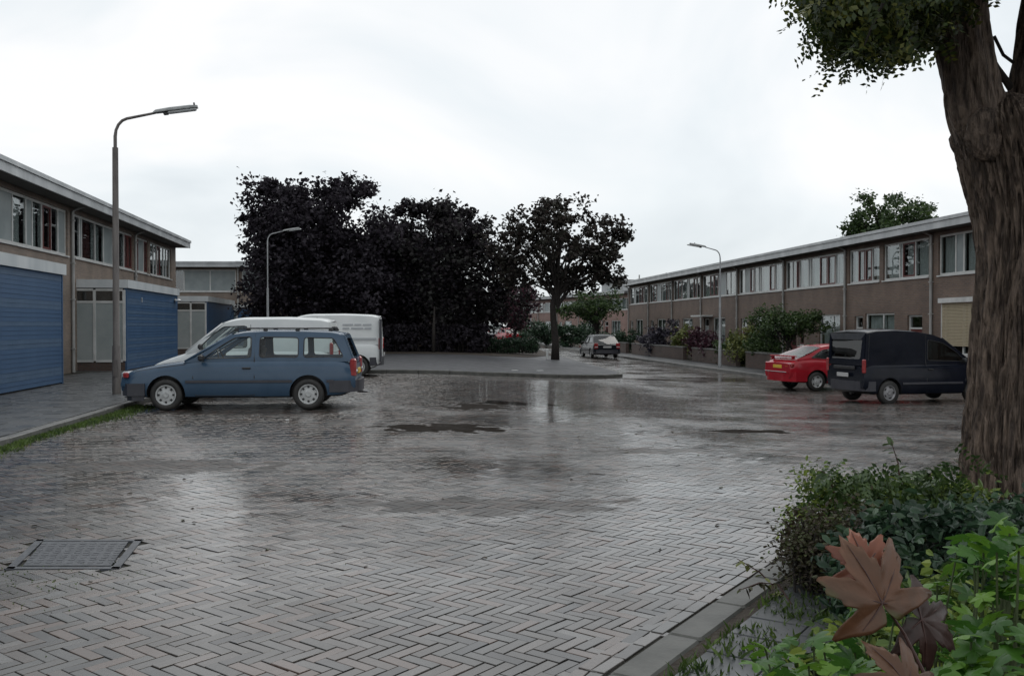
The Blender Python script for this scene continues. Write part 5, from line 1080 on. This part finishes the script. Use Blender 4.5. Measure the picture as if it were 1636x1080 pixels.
# ---- big foreground tree
def bigtrunk(path, radii, nseg, seed, ridge=.10, flare=None, sub=22):
    P = [Vector(p) for p in path]; vs = []; rows = []
    n = (len(P) - 1) * sub
    for i in range(n + 1):
        t_ = i / sub; k = min(int(t_), len(P) - 2); f = t_ - k
        p0, p1, p2, p3 = P[max(k - 1, 0)], P[k], P[k + 1], P[min(k + 2, len(P) - 1)]
        c_ = .5 * ((2 * p1) + (p2 - p0) * f + (2 * p0 - 5 * p1 + 4 * p2 - p3) * f * f + (-p0 + 3 * p1 - 3 * p2 + p3) * f ** 3)
        r = radii[k] * (1 - f) + radii[k + 1] * f; rows.append((c_, r))
    for i, (c_, r) in enumerate(rows):
        d = (rows[min(i + 1, n)][0] - rows[max(i - 1, 0)][0]).normalized(); a = d.cross(Vector((0, 1, 0))).normalized(); b = d.cross(a).normalized()
        for q in range(nseg):
            th_ = 2 * math.pi * q / nseg; dr_ = a * math.cos(th_) + b * math.sin(th_)
            nv = mnoise.noise(Vector((math.cos(th_) * 3.2 + seed, math.sin(th_) * 3.2, c_.z * .55))); rv = abs(mnoise.noise(Vector((math.cos(th_) * 11 + seed, math.sin(th_) * 11 + c_.z * .5, c_.z * 1.9)))); fv = mnoise.noise(Vector((math.cos(th_) * 25, math.sin(th_) * 25, c_.z * 7)))
            rv2 = abs(mnoise.noise(Vector((math.cos(th_) * 21 + seed, math.sin(th_) * 21 - c_.z * .8, c_.z * 3.1)))); rr = r * (1 + .13 * nv - ridge * (1 - min(1, rv * 4.0)) ** 1.5 - ridge * .5 * (1 - min(1, rv2 * 3)) + .03 * fv); vs.append(c_ + dr_ * rr)
    fs = [(i * nseg + q, i * nseg + (q + 1) % nseg, (i + 1) * nseg + (q + 1) % nseg, (i + 1) * nseg + q) for i in range(n) for q in range(nseg)]
    return MB().add(vs, fs)
TY = 7.0
bt = thing('big_tree', 'massive forked tree trunk with furrowed bark at the right edge, leaves hanging at top', 'tree', (3.85, TY, 0))
def TP(px, py, dy=0): # local coords at the trunk's distance
    return ((px - 818) / 1500 * (TY + dy) - 3.85, dy, EYE + (520 - py) / 1500 * (TY + dy))
def edge(l, r, y_): return TP((l + r) / 2, y_), (r - l) / 2 / 1500 * TY
rows = [edge(1505, 1735, 960), edge(1540, 1712, 800), edge(1552, 1700, 640), edge(1560, 1700, 520), edge(1568, 1708, 420), edge(1558, 1712, 330), edge(1537, 1705, 250), edge(1524, 1695, 200), edge(1560, 1650, 165), edge(1600, 1612, 150)]
trunk = bigtrunk([r[0] for r in rows], [r[1] for r in rows], 260, 3.1, .13).obj('trunk', M['bark'], bt, smooth=True)
l1 = [edge(1575, 1650, 330), edge(1541, 1640, 250), edge(1514, 1606, 180), edge(1500, 1584, 100), edge(1482, 1572, 30), edge(1462, 1560, -60), edge(1420, 1500, -190), edge(1390, 1440, -330)]
bigtrunk([r[0] for r in l1], [r[1] for r in l1], 70, 5.3, .09, sub=10).obj('limb', M['bark'], bt, smooth=True)
l2 = [edge(1620, 1700, 330), edge(1604, 1700, 240), edge(1610, 1696, 160), edge(1620, 1706, 90), edge(1632, 1722, 10), edge(1650, 1750, -80), edge(1690, 1770, -220)]
bigtrunk([r[0] for r in l2], [r[1] for r in l2], 60, 8.3, .09, sub=8).obj('limb', M['bark'], bt, smooth=True)
kn = MB(); c0 = Vector(TP(1578, 215, -.19)); n1, n2 = 16, 28
vs = [(c0.x + .17 * math.sin(math.pi * i / n1) * math.cos(6.283 * j / n2) * (1 + .25 * mnoise.noise(Vector((i * .5, j * .5, 0)))), c0.y + (.08 + .03 * mnoise.noise(Vector((i * .7, j * .7, 3)))) * math.sin(math.pi * i / n1) * math.sin(6.283 * j / n2), c0.z + .20 * math.cos(math.pi * i / n1)) for i in range(n1 + 1) for j in range(n2)]
kn.add(vs, [(i * n2 + j, i * n2 + (j + 1) % n2, (i + 1) * n2 + (j + 1) % n2, (i + 1) * n2 + j) for i in range(n1) for j in range(n2)]).obj('burl', M['bark'], trunk, smooth=True)
# canopy: pinnate sprays hanging
def fronds(anchors, nper, spread, seed, leaflet=.032, length=.24, pairs=7):
    rg = np.random.default_rng(seed); A = np.repeat(np.asarray(anchors, float), nper, 0); n = len(A); P = A + rg.normal(0, 1, (n, 3)) * spread
    d = rg.normal(0, 1, (n, 3)); d[:, 2] = -np.abs(d[:, 2]) * .6 - .35; d /= np.linalg.norm(d, axis=1)[:, None]; sd_ = np.cross(d, rg.normal(0, 1, (n, 3))); sd_ /= np.linalg.norm(sd_, axis=1)[:, None]
    Vs = []
    L_ = length * rg.uniform(.6, 1.25, n)
    for k in range(pairs):
        for s in (-1, 1):
            b = P + d * (L_ * (k + 1) / pairs)[:, None]; ld = sd_ * s + d * .35 + rg.normal(0, .18, (n, 3)); ld /= np.linalg.norm(ld, axis=1)[:, None]; pr = np.cross(ld, np.cross(d, sd_)); pr /= np.linalg.norm(pr, axis=1)[:, None] + 1e-9
            sz = leaflet * rg.uniform(.75, 1.25, n)[:, None]; Vs.append(np.stack([b, b + ld * sz * .5 + pr * sz * .3, b + ld * sz * 1.1, b + ld * sz * .5 - pr * sz * .3], 1))
    V = np.stack(Vs, 1).reshape(-1, 3); return V, np.arange(len(V)).reshape(-1, 4)
anc = []; rgg = random.Random(3)
def lower(px): return float(np.interp(px, [1255, 1275, 1300, 1330, 1345, 1370, 1400, 1430, 1455, 1480, 1500, 1530, 1580, 1640], [38, 52, 60, 62, 105, 112, 118, 114, 96, 72, 25, -5, -20, -5]))
for q in range(330):
    px = rgg.uniform(1316, 1515); py = lower(px) - 62 - 190 * rgg.random() ** 1.25
    if px < 1330: py = min(py, lower(px) - 50)
    dy = rgg.gauss(0, .55) - .2; p = TP(px, py, dy); anc.append(p)
for q in range(130):
    px = rgg.uniform(1500, 1720); py = -70 - 180 * rgg.random(); anc.append(TP(px, py, rgg.gauss(0, .7)))
V, F = fronds(anc, 16, .09, 4, .042, .22, 6); can = npmesh('crown', V, F, M['lf_fore'], bt)
up_ = []
for q in range(420):
    a = rgg.random() * 6.283; r_ = 3.4 * math.sqrt(rgg.random()); ux, uy, uz = max(-1.0 - .0, -.9 + r_ * math.cos(a)) + rgg.uniform(0, .3), r_ * math.sin(a) * .9, rgg.uniform(3.9, 7.6); uz = max(uz, EYE + .36 * (uy + TY) + .55 + rgg.uniform(0, .8)); up_.append((ux, uy, uz))
V, F = leafcloud(up_, np.full(len(up_), .45), 70, .075, .4, 9); npmesh('upper_crown', V, F, M['lf_fore'], bt)
tw = MB()
for q in rgg.sample(range(330), 60):
    e = Vector(anc[q]); s0 = Vector(TP(1510, -60 - rgg.random() * 150, 0)); mid = (s0 + e) / 2 + Vector((0, 0, .25)); tw.tube([s0, mid, e, e + Vector((-.05, 0, -.12))], [.03, .018, .009, .004], 5, False)
tw.tube([TP(1560, 60), TP(1590, 110), TP(1618, 150)], [.02, .022, .03], 6); tw.tube([TP(1585, 60), TP(1600, 90), TP(1620, 105)], .012, 6)
tw.obj('twigs', M['bark2'], bt)

# ---- foreground shrubs
def bush(label, spec, lm, seed, leaf, per, name='verge_shrub', shape='hex', core=None, group='shrubs on the verge'):
    cx, cy = spec[0][0], spec[0][1]; t = thing(name, label, 'shrub', (cx, cy, 0), 0, group); rg = np.random.default_rng(seed); C_ = []
    for (x, y, z, rx, ry, rz, n) in spec:
        v = rg.normal(0, 1, (n, 3)); v /= np.linalg.norm(v, axis=1)[:, None]; C_.append(np.array([x - cx, y - cy, z]) + v * (rg.uniform(0, 1, n) ** .3)[:, None] * np.array([rx, ry, rz]))
    C_ = np.concatenate(C_); V, F = leafcloud(C_, np.full(len(C_), .12), per, leaf, .35, seed, shape); npmesh('foliage', V, F, M[lm], t)
    s_ = MB(); rr = random.Random(seed)
    for i in rr.sample(range(len(C_)), min(60, len(C_))):
        e = C_[i]; bx_, by_ = e[0] * .55 + rr.uniform(-.1, .1), e[1] * .55 + rr.uniform(-.1, .1); s_.tube([(bx_, by_, -.02), ((bx_ + e[0]) / 2, (by_ + e[1]) / 2, e[2] * .6), tuple(e)], [.009, .007, .003], 5, False)
    s_.obj('twigs', M['bark2'], t); return t
def wp(px, py, Zc): return ((px - 818) / 1500 * Zc, Zc, EYE - (py - 520) / 1500 * Zc)
a = wp(1350, 800, 5.9); bush('mottled green shrub at the paving edge left of the big trunk', [(a[0], a[1], .24, .34, .32, .22, 120), (a[0] + .32, a[1] + .1, .27, .4, .34, .22, 110), (a[0] - .1, a[1] + .1, .50, .14, .14, .08, 10)], 'lf_hedge', 81, .034, 60)
a = wp(1480, 800, 5.8); bush('pale green shrub touching the foot of the big trunk', [(a[0], a[1], .30, .32, .3, .22, 90), (a[0] + .2, a[1], .38, .2, .2, .12, 40)], 'lf_hedge', 82, .05, 42)
a = wp(1300, 930, 5.35); bush('brownish twiggy shrub hanging over the tiles below the mottled shrub', [(a[0] + .02, a[1], .22, .16, .26, .24, 80), (a[0] + .2, a[1] - .2, .26, .22, .3, .28, 90)], 'lf_brown', 83, .026, 55)
a = wp(1500, 950, 4.6); bush('deep bluish green shrub behind the brown maple leaves', [(a[0], a[1], .30, .5, .45, .30, 170), (a[0] + .6, a[1] + .2, .33, .5, .5, .30, 120), (a[0] - .3, a[1] - .4, .22, .3, .3, .22, 60)], 'lf_deep', 84, .055, 36)
a = wp(1600, 1000, 3.3); bush('low dark shrub in the lower right corner', [(a[0] + .1, a[1], .3, .55, .5, .32, 150), (a[0] - .35, a[1] - .1, .22, .4, .4, .24, 90)], 'lf_hedge', 86, .05, 36)
fs_ = thing('fern_like_shrub', 'arching feathery green sprays rising between the mottled shrub and the big trunk', 'shrub', (*wp(1480, 800, 5.9)[:2], 0), 0)
fo_ = Vector(fs_.location); aa = [tuple(Vector(wp(random.uniform(1330, 1545), random.uniform(775, 830), random.uniform(5.5, 6.2))) - fo_ + Vector((0, 0, .12))) for _ in range(46)]
V, F = fronds(aa, 4, .05, 77, .035, .22, 8); npmesh('foliage', V, F, M['lf_green'], fs_); sm = MB()
for q in aa[::3]: sm.tube([(q[0] * .6, q[1] * .6, 0), (q[0] * .8, q[1] * .8, q[2] * .7), q], [.007, .005, .003], 5, False)
sm.obj('stems', M['stem'], fs_)
# a fern-like spray sticking up and a bare twig leaning over the kerb
def twigplant(label, base, pts, leaf, lm, seed, name='leafy_twig', pairs=9):
    t = thing(name, label, 'twig', base, 0, 'leafy twigs over the paving'); b = Vector(base); P = [Vector(p) - b for p in pts]; MB().tube([(0, 0, 0)] + P, [.006] + [.004] * (len(P) - 1) + [.002], 6).obj('stem', M['vein'], t)
    rr = random.Random(seed); mb = MB()
    for k in range(pairs * 2):
        f = .25 + .75 * k / (pairs * 2); i = min(int(f * len(P)), len(P) - 1); A = P[i - 1] if i else Vector((0, 0, 0)); p = A.lerp(P[i], f * len(P) - i)
        d = Vector((rr.gauss(0, 1), rr.gauss(0, 1), rr.gauss(0, .4) - .2)).normalized(); s = d.cross(Vector((rr.gauss(0, .3), rr.gauss(0, .3), 1))).normalized(); z_ = leaf * rr.uniform(.7, 1.3)
        mb.add([p, p + d * z_ * .35 + s * z_ * .28, p + d * z_ * .75 + s * z_ * .2, p + d * z_ * 1.1 - Vector((0, 0, z_ * .15)), p + d * z_ * .75 - s * z_ * .2, p + d * z_ * .35 - s * z_ * .28], [(0, 1, 2, 3), (0, 3, 4, 5)])
    mb.obj('leaves', M[lm], t, recalc=False); return t
twigplant('thin twig with small pale leaves leaning left over the kerb', (*wp(1262, 985, 5.2)[:2], .0), [wp(1250, 950, 5.2), wp(1215, 915, 5.25), wp(1178, 893, 5.3)], .05, 'lf_yellow', 91)
twigplant('low drooping twig with small leaves beside the tiles', (*wp(1275, 1000, 5.0)[:2], .0), [wp(1245, 935, 5.1), wp(1215, 932, 5.1), wp(1180, 945, 5.1)], .045, 'lf_brown', 92)
twigplant('upright feathery sprig above the shrub left of the trunk', (*wp(1440, 900, 5.9)[:2], .0), [wp(1440, 780, 5.9), wp(1436, 740, 5.9), wp(1425, 705, 5.9)], .06, 'lf_green', 93)
twigplant('second feathery sprig arching right towards the trunk', (*wp(1480, 900, 6.0)[:2], .0), [wp(1475, 790, 6.0), wp(1490, 755, 6.0), wp(1525, 738, 6.0)], .07, 'lf_green', 94, pairs=12)
twigplant('short leafy sprig on the left shoulder of the mottled shrub', (*wp(1340, 900, 5.8)[:2], .0), [wp(1335, 790, 5.8), wp(1325, 760, 5.8), wp(1312, 752, 5.8)], .06, 'lf_green', 95)
# broad bright leaves on stems close to the camera
MAPLE = [(0, 1), (6, .80), (11, .83), (15, .64), (22, .66), (26, .42), (31, .60), (37, .66), (41, .84), (48, 1.0), (53, .80), (60, .80), (64, .58), (72, .56), (78, .36), (88, .50), (94, .72), (104, .95), (111, .66), (122, .50), (140, .36), (160, .30), (174, .10)]
def maple_leaf(R0, cup, seed, fold=.3):
    rr = random.Random(seed); n = 93; out = []; A = [q[0] for q in MAPLE]; B = [q[1] for q in MAPLE]; k1 = rr.uniform(.9, 1.1)
    for k in range(n):
        d = -174 + 348 * k / (n - 1); r = float(np.interp(abs(d), A, B)) * (1 + .05 * math.sin(d * .11 + seed)); out.append((R(d), r))
    vs = [(0, 0, 0)]; fs = []; nr = 7
    for j in range(1, nr + 1):
        f = j / nr
        for a, r in out:
            x, y = R0 * r * f * math.sin(a) * k1, R0 * r * f * math.cos(a); q = math.hypot(x, y) / R0; rib = min(abs(a - R(t_)) for t_ in (0, 48, -48, 104, -104))
            vs.append((x, y, -cup * R0 * q ** 2 + fold * R0 * q * min(rib, .42) * .8 + .05 * R0 * q * math.sin(a * 4 + seed * 2) + R0 * .03 * mnoise.noise(Vector((x * 60, y * 60, seed)))))
    for k in range(n - 1): fs.append((0, 1 + k, 2 + k))
    for j in range(nr - 1):
        for k in range(n - 1): a0 = 1 + j * n + k; fs.append((a0, a0 + n, a0 + n + 1, a0 + 1))
    return MB().add(vs, fs)
def palmate(lobes, R0, ser=.06, cup=.25, nring=4, wave=.02, seed=1, dent=None):
    rr = random.Random(seed); n = 72; out = []
    for k in range(n):
        a = -math.pi * .97 + 2 * math.pi * .97 * k / (n - 1); r = .38
        for (la, lr, lw) in lobes: r = max(r, lr * max(0, 1 - (abs(a - la) / lw)) ** .62 if dent else lr * math.exp(-((a - la) / lw) ** 2))
        r *= 1 + ser * math.sin(k * 2.4 + seed) * (1 if k % 2 else -.6); out.append((a, r))
    vs = [(0, 0, 0)]; fs = []
    for j in range(1, nring + 1):
        f = j / nring
        for (a, r) in out:
            x, y = R0 * r * f * math.sin(a), R0 * r * f * math.cos(a); rad = math.hypot(x, y) / R0
            vs.append((x, y, -cup * R0 * rad ** 2 + wave * R0 * math.sin(a * 5 + seed) * rad * 3 + .25 * R0 * abs(math.sin(a * 2.5)) * rad * .25))
    for k in range(n - 1): fs.append((0, 1 + k, 2 + k))
    for j in range(nring - 1):
        for k in range(n - 1): a0 = 1 + j * n + k; fs.append((a0, a0 + n, a0 + n + 1, a0 + 1))
    return MB().add(vs, fs)
bs = thing('broad_leaved_shrub', 'shrub with broad bright green lobed leaves in the lower right corner', 'shrub', (1.05, 2.2, 0), 0)
rr = random.Random(17); L0 = [(0, 1, .72), (1.1, .92, .66), (-1.1, .92, .66), (2.15, .78, .6), (-2.15, .78, .6)]
lp = [palmate(L0, 1.0, .05, .35, 3, .02, s).obj('leaf', M['lf_bright'], bs, smooth=True) for s in (1, 2, 3)]; used = [False] * 3; stems = MB()
def putleaf(p, sc, k):
    o = lp[k] if not used[k] else lp[k].copy()
    if used[k]: COL.objects.link(o)
    used[k] = True; o.parent = bs; o.location = Vector(p) - Vector((1.05, 2.2, 0)); o.scale = (sc,) * 3
    o.rotation_euler = (rr.uniform(.1, 1.1), rr.uniform(-.5, .5), rr.uniform(-3.1, 3.1) if rr.random() < .4 else rr.uniform(-1.2, 1.2) + 3.1)
    return o
cl = [(1580, 900, 2.3, 55, 45, 22), (1610, 960, 2.2, 40, 70, 28), (1560, 880, 2.4, 35, 30, 10), (1520, 960, 2.5, 50, 50, 16), (1590, 1040, 2.0, 60, 45, 26), (1480, 1040, 2.3, 80, 35, 22), (1350, 1045, 2.4, 55, 30, 18), (1240, 1050, 2.5, 40, 28, 16), (1420, 990, 2.6, 60, 30, 14), (1620, 870, 2.5, 30, 40, 12), (1300, 1075, 2.2, 90, 20, 16), (1440, 1085, 2.0, 120, 20, 20)]
kk = 0
for (u, v, zc, su, sv, n) in cl:
    for q in range(n):
        zz = zc + rr.gauss(0, .12); p = wp(u + rr.uniform(-1, 1) * su, v + rr.uniform(-1, 1) * sv, zz); putleaf(p, rr.uniform(.032, .052) if u > 1300 else rr.uniform(.03, .045), kk % 3); kk += 1
        if q % 3 == 0:
            e = Vector(p) - Vector((1.05, 2.2, 0)); b0 = Vector((e.x * .8 + rr.uniform(-.1, .1), e.y * .8 + .1, 0)); stems.tube([b0, (b0 + e) / 2 + Vector((rr.uniform(-.05, .05), rr.uniform(-.05, .05), 0)), e], [.006, .004, .0025], 5, False)
stems.obj('stems', M['stem'], bs)
# maple sapling with brown autumn leaves
ms = thing('maple_sapling', 'young maple shoot with large reddish brown autumn leaves close to the camera', 'sapling', (*wp(1500, 1180, 1.35)[:2], 0))
mo = Vector(ms.location); ML = [(0, 1.0, .62), (.95, .88, .55), (-.95, .88, .55), (2.05, .55, .5), (-2.05, .55, .5)]
MB().tube([Vector(p) - mo for p in [(mo.x, mo.y, 0), wp(1505, 1250, 1.35), wp(1483, 1085, 1.32), wp(1448, 1015, 1.33), wp(1412, 962, 1.325)]], [.006, .005, .0032, .0022, .0016], 7).obj('stem', M['vein'], ms)
def mleaf(px, py, Zc, size, rot, m, seed, lab, cup=.3):
    rot = (Matrix.Rotation(R(rot[2]), 3, 'Z') @ Matrix.Rotation(R(rot[0]), 3, 'X') @ Matrix.Rotation(R(rot[1]), 3, 'Z')).to_euler()
    o = maple_leaf(size, cup, seed).obj('leaf', M[m], ms, smooth=True); o.location = Vector(wp(px, py, Zc)) - mo; o.rotation_euler = rot; o['label'] = lab
    md = o.modifiers.new('s', 'SOLIDIFY'); md.thickness = .0006
    v = MB()
    for la, lr, lw in ML: v.tube([(0, 0, .001), (size * lr * .45 * math.sin(la), size * lr * .45 * math.cos(la), -cup * size * .2 * lr ** 2 + .001), (size * lr * .85 * math.sin(la), size * lr * .85 * math.cos(la), -cup * size * .72 * lr ** 2 + .001)], [.0013, .0009, .0004], 5, False)
    v.obj('vein', M['vein'], o)
    return o
mleaf(1412, 965, 1.32, .104, (74, 20, 10), 'maple_brown', 3, 'large brown leaf at the top of the stalk', .28)
mleaf(1385, 905, 1.38, .062, (72, 14, -6), 'maple_red', 5, 'reddish leaf standing above the large brown one', .4)
mleaf(1475, 992, 1.36, .080, (66, -122, 12), 'maple_dark', 7, 'dark brown leaf hanging to the right', .5)
mleaf(1455, 1100, 1.22, .070, (66, 24, 14), 'maple_orange', 9, 'orange brown leaf at the bottom edge', .5)
rg = np.random.default_rng(3); n = 70; xx = rg.uniform(-5, 3.5, n); yy = rg.uniform(5, 16, n); k_ = (fore_side(xx, yy) < -.4) & (xx > LK(yy) + .4); xx, yy = xx[k_], yy[k_]
V, F = leafcloud(np.stack([xx, yy, G(xx, yy) + .006], -1), np.full(len(xx), .001), 1, .045, .95, 4, 'hex'); V[:, 2] = np.clip(V[:, 2], G(V[:, 0], V[:, 1]) + .004, G(V[:, 0], V[:, 1]) + .014); o = stuff(npmesh('fallen_leaves', V, F, M['lf_brown'])); o['label'] = 'small dead leaves scattered on the wet paving'
